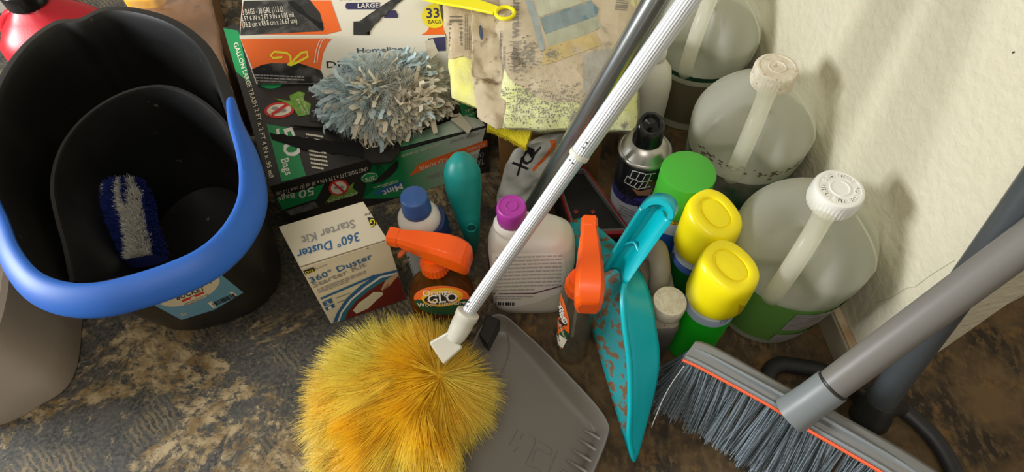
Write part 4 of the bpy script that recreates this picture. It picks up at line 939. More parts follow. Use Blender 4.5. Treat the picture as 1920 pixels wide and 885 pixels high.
# yellow cloth corner
b = MB(); zc_ = .154; yc = [at(914, 232, zc_), at(1008, 226, zc_), at(996, 252, zc_), at(985, 282, zc_ - .006), at(952, 262, zc_ - .002), at(914, 246, zc_)]
root = thing('yellow_cloth', 'bright yellow cloth corner poking out under the large cloth pack', 'cloth', tuple(sum(yc, Vector())/6))
b.add([v for v in yc] + [v + V(0, 0, .005) for v in yc], [(5, 4, 3, 2, 1, 0), (6, 7, 8, 9, 10, 11)] + [(i, (i+1) % 6, (i+1) % 6+6, i+6) for i in range(6)]); b.build('cloth', mat('bright_yellow_cloth', (.86, .74, .02), r=.8, c2=(.70, .58, .02), ns=90, bump=.8, bs=400), root, smooth=False, bevel=.001)
P0 = []; 
for k in range(1500):
    i = random.choice([2, 3, 4, 4, 3]); P0.append(yc[i].lerp(yc[(i+1) % 6 if i < 5 else 4], random.random()) + V(0, 0, random.uniform(0, .005)))
fibres('pile', np.array(P0), rng.normal(size=(1500, 3)) + np.array([0, -.8, .3]), rng.uniform(.001, .0035, 1500), .0006, np.tile([[.86, .72, .03]], (1500, 1)), fibre_mat('yellow_pile', .8), root, 1, 0, 0)
# yellow handle with ring
zr = .2165
b = MB(); rp = [at(780, -22, .204), at(820, -8, .206), at(870, 4, .208), at(905, 13, .211), at(930, 20, .2135)]
root = thing('ring_handle', 'flat yellow plastic handle ending in a ring, lying across the cloth packs', 'handle', tuple(rp[2]))
pp = smooth_path(rp, 20); wd = np.interp(np.linspace(0, 4, 20), range(5), [.020, .0175, .0135, .011, .0085]); rings = []
for i, p in enumerate(pp):
    t_ = (pp[min(i+1, 19)] - pp[max(i-1, 0)]).normalized(); s_ = V(-t_.y, t_.x, 0).normalized()*wd[i]; n_ = V(0, 0, .0022)
    rings.append([p - s_ - n_*.3, p - s_*.9 - n_, p + s_*.9 - n_, p + s_ - n_*.3, p + s_ + n_*.3, p + s_*.9 + n_, p - s_*.9 + n_, p - s_ + n_*.3])
YP = mat('yellow_plastic', (.88, .78, .01), r=.35)
b.loft(rings); b.build('strap', YP, root)
rc = at(947, 24, zr); b = MB(); b.tube([rc + V(.0135*math.cos(a), .0135*math.sin(a), 0) for a in [2*PI*j/32 for j in range(33)]], .0028, 10, caps=False); b.build('ring', YP, root)

# crumpled white pouch
root = thing('foil_pouch', 'crumpled white foil pouch with black letters and an orange edge, under the cloth pack', 'pouch', (.010, .545, 0))
prp = [((975, 400), .004, .030, .012), ((972, 385), .02, .031, .016), ((972, 350), .045, .034, .018), ((985, 320), .07, .038, .018), ((997, 290), .10, .040, .015), ((1008, 265), .125, .038, .010), ((1018, 248), .145, .030, .005)]
b = MB(); rings = []
ct = smooth_path([at(*q, z) for q, z, a, c in prp], 34); RX = np.interp(np.linspace(0, 6, 34), range(7), [q[2] for q in prp]); RY = np.interp(np.linspace(0, 6, 34), range(7), [q[3] for q in prp])
for i, p in enumerate(ct):
    ring = se(p.x, p.y - .01, p.z, RX[i], RY[i], 1.7, 48, .25)
    rings.append([Vector(q) + V(0, -1, .3)*(.007*abs(noise.noise(Vector(q)*V(30, 30, 30).x)) + .004*noise.noise(Vector(q)*75)) for q in ring])
b.loft(rings); po = b.build('pouch', mat('white_foil', (.60, .60, .57), r=.28, c2=(.48, .48, .46), ns=40, bump=.3, bs=60), root)
tpo = surf(po)
text('O', tpo, (986, 314), (1008, 288), (974, 296), INK, root, .0012, True); text('L', tpo, (996, 296), (1015, 276), (984, 276), INK, root, .0012, True); text('X', tpo, (968, 330), (992, 314), (958, 306), INK, root, .0012, True)
poly('print', tpo, [(1030, 262), (1042, 262), (1040, 275), (1020, 300), (1000, 322), (998, 316), (1022, 290), (1034, 274)], ORANGE, root, .001, 3)

# black case with red trim
Ac, Bc, Cc, Dc = V(.166, .463, 0), V(.110, .585, 0), V(.062, .590, 0), V(.086, .462, 0)
root = thing('black_case', 'black case with a red and grey rim, low behind the teal dustpan', 'case', tuple((Ac+Bc+Cc+Dc)/4))
mid = (Ac+Bc+Cc+Dc)/4; q4 = lambda s_, z: [mid + (v-mid)*s_ + V(0, 0, z) for v in (Dc, Ac, Bc, Cc)]
b = MB(); b.loft([q4(.97, 0), q4(1, .006), q4(1, .066)]); b.build('shell', BLK, root, bevel=.002)
b = MB(); b.loft([q4(1.0, .0665), q4(1.01, .070), q4(1.01, .076), q4(.93, .0765), q4(.93, .0665)], False, False); b.build('rim', mat('red_trim', (.24, .012, .015), r=.35), root, smooth=False)
b = MB(); b.loft([q4(.925, .0668), q4(.925, .0755), q4(.86, .0755), q4(.86, .0668)], False, False); b.build('rim', mat('grey_trim', (.13, .12, .11), r=.4), root, smooth=False, label='inner grey rim')
for q in ((1080, 396), (1112, 396)):
    p = at(*q, .069); b = MB(); b.lathe([(.0035, .0662), (.0035, .069), (.002, .070)], 14, (p.x, p.y)); b.build('stud', mat('red_stud', (.20, .03, .03), r=.3), root)

# ------------------------------------------------------------------ things behind the bucket
root = thing('fuel_can', 'red plastic can with a black cap and moulded handle behind the bucket', 'can', (-.60, .93, 0))
fc = at(92, 45, .17); nk = at(45, -8, .215)
b = MB(); rg = []
for z, k, rx, ry in ((0, 0, .075, .06), (.005, 0, .08, .065), (.12, 0, .082, .066), (.155, .05, .078, .062), (.175, .25, .062, .05), (.190, .6, .042, .036), (.200, .9, .028, .027), (.206, 1, .024, .024)):
    c_ = V(fc.x, fc.y, 0).lerp(V(nk.x, nk.y, 0), k); rg.append(se(c_.x, c_.y, z, rx, ry, 3, 56))
b.loft(rg); RJ = mat('red_can_plastic', (.50, .010, .022), r=.35, bump=.05, bs=300); b.build('body', RJ, root)
b = MB(); ribbed_cap(b, nk.x, nk.y, .204, .230, .030, 24); b.build('cap', mat('gloss_black_cap', (.01, .01, .01), r=.2), root)
b = MB(); b.tube(smooth_path([at(60, 22, .19), at(38, 18, .20), at(16, 27, .19), at(10, 48, .165), at(20, 76, .13), at(34, 100, .09)], 30), .0085, 12, flat=.8); b.build('handle', RJ, root)
bl = at(20, 20, .05)
root = thing('storage_box', 'pale grey box seen through the handle of the red can', 'box', (bl.x - .03, bl.y + .10, 0)); b = MB(); b.box(bl.x - .16, bl.x + .02, bl.y + .06, bl.y + .2, 0, .12); b.build('carton', mat('pale_grey_card', (.34, .31, .27)), root, bevel=.004); 
b = MB(); b.box(bl.x - .165, bl.x + .025, bl.y + .055, bl.y + .205, .1202, .135); b.build('lid', mat('pale_grey_lid', (.36, .33, .29)), root, bevel=.004)
ya = at(262, -12, .10)
root = thing('yellow_container', 'deep yellow container at the top edge behind the bucket', 'container', (ya.x, ya.y + .02, 0))
b = MB(); b.loft([se(ya.x, ya.y + .02, z, rx, ry, 4, 40) for z, rx, ry in ((0, .033, .030), (.004, .036, .034), (.09, .036, .034), (.098, .033, .031), (.1, .03, .028))]); b.build('body', mat('deep_yellow', (.72, .36, .02), r=.5), root)
b = MB(); ribbed_cap(b, ya.x, ya.y + .02, .1005, .118, .018, 20); b.build('cap', mat('deep_yellow_cap', (.66, .32, .02), r=.5), root)
# film wrapped brown board
root = thing('wrapped_board', 'brown board wrapped in wrinkled clear film between the bucket and bag boxes', 'board', (-.52, .92, 0))
W4 = [V(-.545, .760, 0), V(-.440, .735, 0), V(-.60, 1.15, 0), V(-.76, 1.12, 0)]
b = MB(); b.hexa(W4, [v + V(0, 0, .078) for v in W4]); b.build('board', mat('varnished_brown', (.27, .12, .045), r=.45, c2=(.17, .075, .03), ns=7, dirt=(.12, .05, .03), ds=30, dt=.62), root, bevel=.004)
b = MB(); pillow(b, W4, .072, .094, 40, 60, .012, 7, .006, 12); b.build('film', see_through('wrinkled_film', (.60, .50, .40), .16, r=.18, spec=.9, bump=1.0, bs=35), root)

# ------------------------------------------------------------------ microfibre duster on the boxes
dc = V(-.180, .678, .138)
root = thing('ribbon_duster', 'pale blue and cream ribbon duster head lying on the torn bag boxes', 'duster', (dc.x, dc.y, .106))
def ellipsoid(b, c, rx, ry, rz, n=24, m_=12, zmin=0):
    rings = []
    for i in range(1, m_):
        t_ = PI*i/m_; rings.append([(c.x + rx*math.sin(t_)*math.cos(a), c.y + ry*math.sin(t_)*math.sin(a), max(zmin, c.z - rz*math.cos(t_))) for a in [2*PI*j/n for j in range(n)]])
    b.loft(rings)
b = MB(); ellipsoid(b, dc, .070, .050, .028); b.build('core', mat('pale_blue_core', (.30, .36, .36), r=.9), root)
FM = fibre_mat('ribbon_fluff', .8, transl=.2)
n = 2600; a = rng.uniform(0, 2*PI, n); cz = rng.uniform(-.25, 1, n); sr = np.sqrt(1-cz**2)
nn = np.stack([sr*np.cos(a), sr*np.sin(a), cz], 1); P0 = np.array(dc) + nn*np.array([.072, .050, .028]) * rng.uniform(.7, 1.1, (n, 1))
fld = np.array([[noise.noise(V(*p)*26), noise.noise(V(*p)*26 + V(9, 0, 0)), noise.noise(V(*p)*26 + V(0, 7, 0))] for p in P0])*2.2
cl = np.array([[noise.noise(V(*p)*22 + V(3, 3, 3))] for p in P0])[:, 0] + rng.normal(0, .17, n)
pal = np.where((cl > .02)[:, None], np.array([[.66, .62, .50]]), np.array([[.42, .53, .56]])); pal = np.where((cl > .25)[:, None], np.array([[.56, .50, .38]]), pal); pal = pal * rng.uniform(.8, 1.12, (n, 1))
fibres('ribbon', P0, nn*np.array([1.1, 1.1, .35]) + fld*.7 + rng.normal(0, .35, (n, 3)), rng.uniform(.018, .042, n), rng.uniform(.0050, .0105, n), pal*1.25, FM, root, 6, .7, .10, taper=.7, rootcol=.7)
n = 15000; a = rng.uniform(0, 2*PI, n); cz = rng.uniform(-.2, 1, n); sr = np.sqrt(1-cz**2); nn = np.stack([sr*np.cos(a), sr*np.sin(a), cz], 1); P0 = np.array(dc) + nn*np.array([.078, .056, .032])
fld = np.array([[noise.noise(V(*p)*40), noise.noise(V(*p)*40 + V(9, 0, 0)), noise.noise(V(*p)*40 + V(0, 7, 0))] for p in P0])*2.5
left = np.clip((-P0[:, 0] + dc.x + .02)*14, 0, 1)[:, None]
pal = (np.array([[.50, .49, .42]])*(1-left) + np.array([[.45, .57, .60]])*left) * rng.uniform(.75, 1.15, (n, 1))
fibres('fluff', P0, nn*np.array([1.2, 1.2, .3]) + fld*.6 + rng.normal(0, .25, (n, 3)), rng.uniform(.010, .030, n), .0009, pal*1.25, FM, root, 4, .6, .06)
for pxs, c_ in (([(797, 78), (812, 74), (822, 100), (808, 112), (800, 100)], (.55, .50, .40)), ([(588, 208), (640, 205), (655, 225), (610, 232)], (.50, .48, .42)), ([(845, 225), (862, 212), (885, 240), (878, 252)], (.55, .52, .40))):
    b = MB(); q_ = [at(x, y, .172 if y < 150 else .118) for x, y in pxs]; m_ = len(q_); b.add(q_ + [v + V(0, 0, .0012) for v in q_], [tuple(range(m_-1, -1, -1)), tuple(range(m_, 2*m_))] + [(i, (i+1) % m_, (i+1) % m_ + m_, i+m_) for i in range(m_)]); b.build('cloth_tab', mat('tab_cloth', c_, r=.9, bump=.5), root, smooth=False)

# ------------------------------------------------------------------ poles and yellow duster
AL = bpy.data.materials.new('brushed_aluminium'); AL.use_nodes = True
_b = AL.node_tree.nodes['Principled BSDF']; _b.inputs['Base Color'].default_value = (.74, .77, .80, 1); _b.inputs['Metallic'].default_value = .75; _b.inputs['Roughness'].default_value = .42
def fluted(b, a, c, r0, r1, n=22, depth=.05):
    T = frame(a, c); L_ = (Vector(c)-Vector(a)).length; N = n*4
    rings = []
    for z, r in ((0, r0), (L_, r1)):
        rings.append([T @ V(r*(1 + depth*(.5+.5*math.cos(n*q)) - depth)*math.cos(q), r*(1 + depth*(.5+.5*math.cos(n*q)) - depth)*math.sin(q), z) for q in [2*PI*j/N for j in range(N)]])
    b.loft(rings)
pa, pj, pz = atd(868, 600, .690), atd(1085, 292, .605), atd(1330, -55, .51)
root = thing('fluffy_duster', 'yellow fluffy duster on a ridged aluminium pole, lying across the middle', 'duster', (-.141, .251, 0))
b = MB(); fluted(b, pa, pj, .0078, .0082); b.build('pole', AL, root)
b = MB(); fluted(b, pj, pj + (pz-pj)*2.2, .0098, .0098, 24); b.build('pole', AL, root, label='wider upper pole section')
dpj = (pz-pj).normalized(); b = MB(); T = frame(pj - dpj*.002, pz); b.T = T; b.lathe([(.0085, 0), (.0104, .0005), (.0106, .003), (.0104, .0055), (.0098, .006)], 40); b.build('ferrule', mat('ivory_ferrule', (.60, .60, .50), r=.4), root)
dpx = np.array([217, -308.])/377
for (x, y) in ((1100, 268), (1094, 277), (1068, 300), (1074, 306), (1078, 294), (879, 566), (876, 574)):
    v = Vector(RC @ np.array([x - 960, y - 442.5, F])).normalized()
    # small dark pin holes pressed in the tube
    axis0, axis1 = (pj, pz) if y < 292 else (pa, pj); r_ = .0099 if y < 292 else .0082
    mt = (Vector(axis1)-Vector(axis0)).normalized(); w0 = Vector(CP) - Vector(axis0); A_ = v - mt*v.dot(mt); B_ = w0 - mt*w0.dot(mt); qa, qb, qc = A_.dot(A_), 2*A_.dot(B_), B_.dot(B_) - r_*r_; dsc = qb*qb - 4*qa*qc
    if dsc > 0:
        p = Vector(CP) + v*((-qb - math.sqrt(dsc))/(2*qa)); b = MB(); T = frame(p, p + (p - (Vector(axis0) + mt*(p-Vector(axis0)).dot(mt)))); b.T = T; b.lathe([(.0011, -.0005), (.0011, .0004)], 8); b.build('pin_hole', mat('dark_pin', (.08, .08, .08)) if 'dark_pin' not in bpy.data.materials else bpy.data.materials['dark_pin'], root)
# connector
IV = mat('ivory_connector', (.62, .61, .52), r=.35)
h0, h1 = atd(878, 586, .685), atd(852, 636, .695)
b = MB(); T = frame(h1, h0); b.T = T; L_ = (h0-h1).length; b.lathe([(.0095, 0), (.0112, .006), (.0125, L_*.5), (.0128, L_*.8), (.0134, L_*.82), (.0134, L_), (.0122, L_+.001), (.0085, L_+.001)], 40); b.build('socket', IV, root)
b = MB(); e1, e2, e3 = atd(804, 642, .705), atd(832, 684, .712), atd(868, 652, .70); e0 = atd(843, 620, .69)
nn_ = (Vector(CP) - e1).normalized()*.004
q_ = [e0, e1, e2, e3]; b.add([v - nn_ for v in q_] + [v + nn_*(1.6 if i in (0, 3) else .6) for i, v in enumerate(q_)], [(3, 2, 1, 0), (4, 5, 6, 7)] + [(i, (i+1) % 4, (i+1) % 4+4, i+4) for i in range(4)]); b.build('flange', IV, root, bevel=.003, seg=3)
# fluffy head
DC = V(-.139, .240, .048); hub = atd(838, 672, .708)
b = MB(); ellipsoid(b, DC, .086, .090, .046, 36, 16, .031); 
b.build('core', mat('deep_yellow_core', (.80, .50, .03), r=.9), root)
n = 46000; a = rng.uniform(0, 2*PI, n); cz = rng.uniform(-.35, 1, n); sr = np.sqrt(1-cz**2); nn = np.stack([sr*np.cos(a), sr*np.sin(a), cz], 1)
P0 = np.array(DC) + nn*np.array([.086, .090, .046]); nrm = nn/np.array([.086, .090, .046]); nrm /= np.linalg.norm(nrm, axis=1, keepdims=True)
tg_ = P0 - np.array(hub); dist = np.linalg.norm(tg_, axis=1, keepdims=True); tg_ = tg_ - nrm*np.sum(tg_*nrm, 1, keepdims=True); tg_ /= (np.linalg.norm(tg_, axis=1, keepdims=True) + 1e-6)
fld = np.array([[noise.noise(V(*p)*24), noise.noise(V(*p)*24 + V(9, 0, 0)), noise.noise(V(*p)*24 + V(0, 7, 0))] for p in P0])
fl2 = np.array([[noise.noise(V(*p)*70), noise.noise(V(*p)*70 + V(9, 0, 0)), noise.noise(V(*p)*70 + V(0, 7, 0))] for p in P0])
up_ = np.clip((dist - .02)/.14, .10, .50)
dr_ = tg_*1.0 + nrm*up_ + fld*1.1 + fl2*.55 + rng.normal(0, .10, (n, 3))
cv = np.array([noise.noise(V(*p)*15 + V(2, 5, 1)) for p in P0]) + .5*fl2[:, 0]
k = np.clip(.5 + cv*1.3, 0, 1)[:, None]; edge_ = np.clip((np.linalg.norm((P0 - np.array(DC))[:, :2], axis=1) - .055)/.04, 0, 1)[:, None]
pal = np.array([[1.0, .66, .025]])*(1-k) + np.array([[1.0, .86, .17]])*k; pal = pal*(1-.5*edge_) + np.array([[1.0, .92, .42]])*.5*edge_; pal *= rng.uniform(.80, 1.15, (n, 1))
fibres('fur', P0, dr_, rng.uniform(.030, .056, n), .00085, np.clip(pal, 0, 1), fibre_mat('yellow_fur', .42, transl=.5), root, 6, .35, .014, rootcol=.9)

# second, plain pole behind it
root = thing('metal_pole', 'plain dark polished metal pole leaning behind the ridged duster pole', 'pole', tuple(atd(952, 470, .905)))
ta, tz_ = atd(952, 470, .905), atd(1262, -55, .58)
b = MB(); b.tube([ta, ta.lerp(tz_, 1.45)], [.0128, .0128], 40); b.build('tube', mat('polished_steel', (.34, .36, .36), r=.22, m=.9), root)
tt0 = ta.lerp(tz_, .12); b = MB(); b.T = frame(tt0, tz_); b.lathe([(.0129, 0), (.0165, .001), (.0168, .012), (.0165, .020), (.0129, .022)], 40); b.build('collar', see_through('clear_collar', (.55, .50, .38), .55, r=.2), root)

# ------------------------------------------------------------------ teal dustpan
TQ = mat('turquoise_plastic', (.0, .40, .47), r=.30, c2=(.0, .37, .43), ns=10, bump=.05, bs=300)
TQD = mat('dirty_turquoise', (.0, .30, .34), r=.5, c2=(.01, .24, .27), ns=14, dirt=(.15, .08, .033), ds=90, dt=.50)
root = thing('dustpan', 'turquoise dustpan with a hanging handle, standing on its edge beside the broom', 'dustpan', tuple(at(1185, 862, 0)), 'dustpans')
NP = 30
Lc = smooth_path([atd(*q) for q in ((1100, 408, .815), (1072, 415, .81), (1066, 440, .80), (1085, 520, .785), (1112, 620, .765), (1148, 745, .755), (1183, 862, .744))], NP)
Rc = smooth_path([atd(*q) for q in ((1150, 450, .80), (1175, 478, .79), (1192, 500, .745), (1214, 540, .705), (1229, 610, .695), (1234, 700, .702), (1194, 858, .742))], NP)
Mc = smooth_path([atd(*q) for q in ((1182, 512, .685), (1168, 545, .675), (1170, 600, .672), (1180, 680, .682), (1182, 760, .700), (1180, 820, .722), (1189, 864, .741))], NP)
b = MB(); K = 12; vs = []
for i in range(NP):
    for j in range(K+1): p = Lc[i].lerp(Rc[i], j/K); vs.append(p)
b.add(vs, [(i*(K+1)+j, i*(K+1)+j+1, (i+1)*(K+1)+j+1, (i+1)*(K+1)+j) for i in range(NP-1) for j in range(K)]); pan = b.build('pan', TQD, root, solid=.0028)
R2 = Rc[8:]; R2 = smooth_path(R2, NP)
b = MB(); vs = []
for i in range(NP):
    bow = .004*math.sin(PI*i/NP)
    for j in range(7): u = j/6; p = R2[i].lerp(Mc[i], u); p = p + V(1, 0, .3)*bow*math.sin(PI*u); vs.append(p)
b.add(vs, [(i*7+j, i*7+j+1, (i+1)*7+j+1, (i+1)*7+j) for i in range(NP-1) for j in range(6)]); b.build('side_wall', TQ, root, solid=.0026)
b = MB(); b.tube(Mc, [.0034]*(NP-2) + [.003, .002], 10); b.build('lip', mat('bright_turquoise', (.0, .42, .49), r=.28), root)
# handle: open channel
ha = smooth_path([atd(*q) for q in ((1128, 508, .715), (1150, 470, .690), (1178, 425, .660), (1202, 388, .640))], 16)
hb_ = smooth_path([atd(*q) for q in ((1176, 530, .672), (1205, 488, .655), (1235, 446, .635), (1260, 412, .618))], 16)
vw = (Vector(CP) - ha[8]).normalized(); hd = (ha[-1]-ha[0]).normalized(); vw = (vw - hd*vw.dot(hd)).normalized()
b = MB(); vs = []
for i in range(16):
    A_, B_ = ha[i], hb_[i]; dd_ = -vw*.013
    sec = [A_ + dd_*.9, A_ + dd_*.0, A_.lerp(B_, .06) + vw*.001, A_.lerp(B_, .14) + dd_*.1, A_.lerp(B_, .28) + dd_*.85, A_.lerp(B_, .45) + dd_*1.05, A_.lerp(B_, .6) + dd_*.9, A_.lerp(B_, .74) + dd_*.2, A_.lerp(B_, .82), A_.lerp(B_, .90) + vw*.001, B_, B_ + dd_*.8, B_ + dd_*1.9]
    vs += sec
m_ = 13; b.add(vs, [(i*m_+j, i*m_+j+1, (i+1)*m_+j+1, (i+1)*m_+j) for i in range(15) for j in range(m_-1)]); hn = b.build('handle', TQ, root, solid=.0024)
cA, cB = ha[-1], hb_[-1]; cm = (cA+cB)/2; b = MB(); rr_ = (cB-cA).length/2; rings = []
for s_, off in ((1.0, -.012), (1.0, .0), (.97, .0015), (.72, .0012), (.66, -.003), (.5, -.009), (.02, -.011)):
    rings.append([cm + vw*off + ((cA-cm)/rr_*math.cos(q) + hd*math.sin(q))*rr_*s_ for q in [PI*j/20 for j in range(21)]])
vs = [p for r_ in rings for p in r_]; b.add(vs, [(i*21+j, i*21+j+1, (i+1)*21+j+1, (i+1)*21+j) for i in range(6) for j in range(20)]); hc_ = b.build('handle_end', TQ, root, solid=.0016)
for a_, c_ in (((1208, 392), (1213, 404)), ((1236, 424), (1228, 412))): 
    pass
p0_, p1_ = ha[6].lerp(hb_[6], .15), ha[6].lerp(hb_[6], .72); b = MB(); b.tube(smooth_path([p0_ - vw*.004, (p0_+p1_)/2 - vw*.006 + hd*.008, p1_ - vw*.004], 12), .0016, 8); b.build('stiffener', TQ, root)
th = surf(hc_); poly('hanging_hole', th, ell(1246, 422, 4, 5, 20, 14), HOLE, root, .0012, 0)

# ------------------------------------------------------------------ grey dustpan at the bottom
op = [(938, 590), (985, 625), (1040, 678), (1110, 752), (1137, 790), (1138, 815), (1115, 875), (1075, 960), (1010, 1030), (900, 1020), (830, 940), (830, 840), (860, 720), (900, 618)]
N_ = 90; out = smooth_path([at(x, y, .030) for x, y in op], N_, True); cc = sum(out, Vector())/N_; cc.z = 0
root = thing('dustpan', 'flat grey dustpan lying on the floor half under the yellow duster', 'dustpan', (cc.x, cc.y, 0), 'dustpans')
def inset(dist, z):
    o_ = []
    for v in out: d = V(v.x-cc.x, v.y-cc.y, 0); L_ = d.length; o_.append(cc + d*((L_-dist)/L_) + V(0, 0, z))
    return o_
b = MB(); b.loft([inset(.020, 0), inset(.012, .001), inset(-.0005, .027), inset(-.002, .0285), inset(-.001, .0300), inset(.0015, .0295), inset(.006, .022), inset(.013, .0095), inset(.018, .0068), inset(.026, .006)])
GP = mat('grey_pan_plastic', (.165, .150, .130), r=.38, c2=(.15, .14, .125), ns=6, bump=.04, bs=500)
b.build('pan', GP, root)
def ridge(name, pts, r, z=.0068, m_=GP):
    b = MB(); b.tube(smooth_path([at(x, y, z) for x, y in pts], 14), r, 8); b.build(name, m_, root)
GR_ = mat('light_grey_ridge', (.22, .205, .185), r=.4)
for a_, c_ in (((1092, 804), (1132, 827)), ((1084, 822), (1125, 849)), ((1070, 841), (1117, 870)), ((1060, 860), (1108, 890)), ((1050, 880), (1096, 912))):
    b = MB(); A_, B_ = at(*a_, .007), at(*c_, .022); b.tube([A_, A_.lerp(B_, .5), B_], [.0007, .0018, .0024], 8); b.build('rib', GR_, root)
for pts in ([(971, 806), (955, 835)], [(976, 824), (982, 813), (1004, 826), (985, 870)], [(1008, 827), (1034, 843), (1029, 854), (1007, 842), (998, 866)], [(1045, 846), (1028, 886)], [(963, 848), (972, 838)], [(988, 872), (1015, 884)]): ridge('embossing', pts, .0006, .0062)
ridge('ridge', [(945, 612), (953, 635), (954, 660), (945, 690), (930, 718)], .0011, .0064)
b = MB(); q_ = [at(913, 588, .034), at(938, 600, .034), at(915, 645, .034), at(898, 628, .034)]; b.hexa([v - V(0, 0, .026) for v in q_], q_); b.build('clip', BLK, root, bevel=.0015, label='black rubber clip')

# ------------------------------------------------------------------ broom
GB_ = mat('grey_broom_plastic', (.150, .148, .138), r=.42, bump=.05, bs=300); GBL = mat('grey_broom_ridge', (.185, .205, .215), r=.38)
GPOLE = mat('taupe_grey_tube', (.165, .157, .145), r=.42)
d0, d1_ = .675, .575
def bp(px, py, s_, lift=0):   # point on the broom head at fraction s_ of its length
    p = atd(px, py, d0 + (d1_-d0)*s_); return p
root = thing('broom', 'grey broom with an orange stripe and long grey bristles at the lower right', 'broom', tuple(at(1330, 760, 0)))
topl = [(1305, 638, 0), (1345, 652, .08), (1482, 728, .40), (1560, 768, .58), (1700, 846, .92), (1790, 905, 1.12)]
botl = [(1281, 672, 0), (1320, 690, .08), (1448, 760, .40), (1520, 805, .58), (1650, 880, .92), (1740, 940, 1.12)]
TP = smooth_path([bp(*q) for q in topl], 40); BP = smooth_path([bp(*q) for q in botl], 40)
ax = (TP[-1]-TP[0]).normalized(); across = (BP[10]-TP[10]); across = (across - ax*across.dot(ax)).normalized(); nrm_ = ax.cross(across).normalized()
if nrm_.dot(Vector(CP)-TP[10]) < 0: nrm_ = -nrm_
b = MB(); rings = []
for i in range(40):
    A_, B_ = TP[i], BP[i]; w_ = (B_-A_); e = .012 if i > 1 else .009
    rings.append([A_ - nrm_*e*1.4, A_ - nrm_*.003, A_ + w_*.08, A_ + w_*.45 + nrm_*.001, A_ + w_*.55 + nrm_*.001, A_ + w_*.92, B_ - nrm_*.003, B_ - nrm_*e*1.4])
b.loft(rings); b.build('head', GB_, root, bevel=.001)
b = MB(); b.tube([BP[i] - nrm_*.003 + across*.0015 for i in range(40)], .0022, 8); b.build('stripe', mat('orange_stripe', (.80, .11, .03), r=.4), root, label='orange stripe')
b = MB(); b.tube([TP[i].lerp(BP[i], .90) + nrm_*.0005 for i in range(1, 40)], .0028, 8); b.build('edge_ridge', GBL, root)
def wedge(i0, i1, grow):
    b = MB(); rings = []; n_ = i1-i0
    for k_ in range(n_+1):
        i = i0+k_; u = k_/n_ if grow else 1-k_/n_; A_, B_ = TP[i], BP[i]; hgt = .0015 + .014*u**2.2; wd = .10 + .10*u
        c0_ = A_.lerp(B_, .45 - wd); c1_ = A_.lerp(B_, .45 + wd)
        rings.append([c0_, c0_.lerp(c1_, .3) + nrm_*hgt, c0_.lerp(c1_, .6) + nrm_*hgt, c1_])
    b.loft(rings); b.build('ridge', GBL, root)
wedge(3, 17, True); wedge(21, 36, False)
s0 = atd(1492, 772, .616); s1 = atd(1560, 724, .596); s2 = atd(1935, 446, .505)
b = MB(); b.T = frame(s0, s1); L_ = (s1-s0).length; b.lathe([(.0195, -.006), (.0185, .006), (.0178, .02), (.0178, L_-.004), (.0175, L_), (.0160, L_), (.0160, L_-.004)], 48); b.build('socket', GBL, root)
b = MB(); b.tube([s0.lerp(s1, .6), s1 + (s2-s1)*1.85], [.0158, .0158], 48); b.build('pole', GPOLE, root)
b = MB(); b.T = frame(s1, s2); b.lathe([(.0160, .0005), (.0166, .001), (.0166, .0025), (.0160, .003)], 40); b.build('seal', BLK, root)
n = 5200; u = rng.uniform(0, 1, n); P0 = np.zeros((n, 3)); T0 = np.zeros((n, 3))
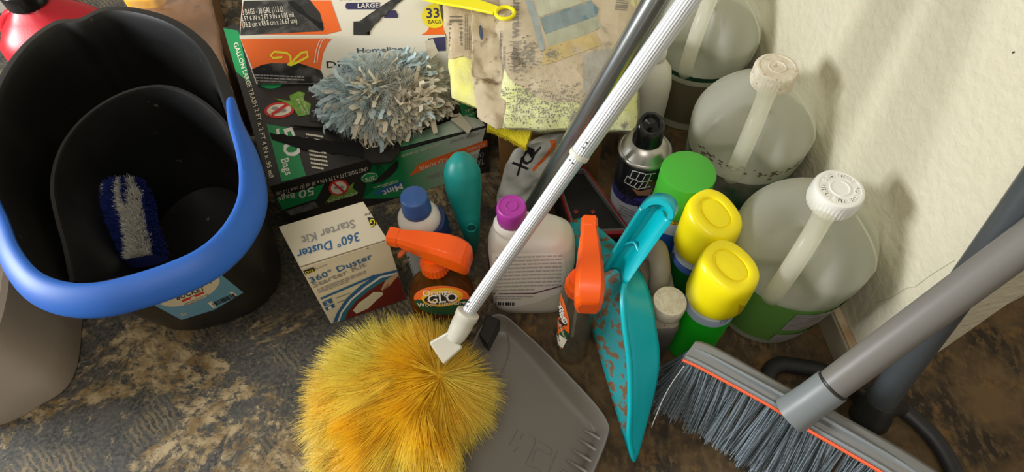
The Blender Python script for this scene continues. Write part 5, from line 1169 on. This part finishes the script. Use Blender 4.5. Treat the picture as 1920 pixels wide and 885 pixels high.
for i in range(n):
    # bunch the bristles in tufts
    tf = round(u[i]*46)/46; uu = min(.999, max(0, tf + random.gauss(0, .004))); k_ = uu*39; i0 = int(k_); fr = k_-i0
    pB = BP[i0].lerp(BP[min(39, i0+1)], fr); pA = TP[i0].lerp(TP[min(39, i0+1)], fr); p = pA.lerp(pB, random.uniform(.35, .97)) - nrm_*.010; P0[i] = p
    # tips on the floor, fanned out towards the near left
    rx_, ry_ = 1281 + uu*420, 676 + uu*250
    lean = -92 + 44*uu + random.gauss(0, 5) + 9*math.sin(tf*97); dn_ = 56 + 62*uu + random.gauss(0, 6) + 5*math.sin(tf*61)
    if uu < .06: lean = random.uniform(-60, -30); dn_ = random.uniform(15, 95)
    tip = at(rx_ + lean, ry_ + dn_, max(.002, random.gauss(.006, .006))); T0[i] = tip
D0 = T0 - P0; LN = np.linalg.norm(D0, axis=1)
g_ = rng.uniform(.7, 1.25, (n, 1))
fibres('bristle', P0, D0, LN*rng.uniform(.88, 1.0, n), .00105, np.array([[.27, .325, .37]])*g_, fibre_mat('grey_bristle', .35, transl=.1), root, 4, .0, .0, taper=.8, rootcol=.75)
b = MB(); b.tube(smooth_path([atd(1283, 686, .675), atd(1262, 715, .68), atd(1245, 745, .69), atd(1232, 775, .70), atd(1222, 800, .715)], 16), .0005, 5); b.build('stray_bristle', mat('pale_bristle', (.45, .45, .43)), root)

# mop frame with dark pole
root = thing('floor_mop', 'black looped mop frame on a dark grey pole, behind the broom', 'mop', tuple(at(1640, 775, 0)))
k0 = atd(1642, 766, .700); k1 = atd(2020, 240, .475)
b = MB(); b.tube([k0.lerp(k1, .03), k0.lerp(k1, 1.35)], [.0150, .0150], 40); b.build('pole', mat('slate_tube', (.055, .062, .068), r=.35), root)
b = MB(); b.T = frame(k0 - (k1-k0)*.02, k1); b.lathe([(.012, -.03), (.022, -.012), (.021, .0), (.0175, .012), (.0170, .022), (.0155, .024)], 40); b.build('hub', BLK, root)
lp_ = smooth_path([at(x, y, .014) for x, y in ((1600, 728), (1550, 698), (1500, 687), (1462, 684), (1442, 700), (1440, 740), (1490, 850), (1600, 950), (1720, 1000), (1800, 960), (1790, 890), (1758, 830), (1715, 785), (1665, 748))], 90, True)
b = MB(); b.tube(lp_ + [lp_[0]], .0105, 14, flat=.8, caps=False); b.build('loop', mat('charcoal_rubber', (.022, .022, .024), r=.5), root)
b = MB(); b.tube([k0 - V(0, 0, .0), at(1632, 742, .016)], [.015, .010], 12); b.tube([k0, at(1690, 765, .016)], [.013, .009], 12); b.tube([k0, at(1600, 735, .016)], [.013, .009], 12); b.build('brace', BLK, root)
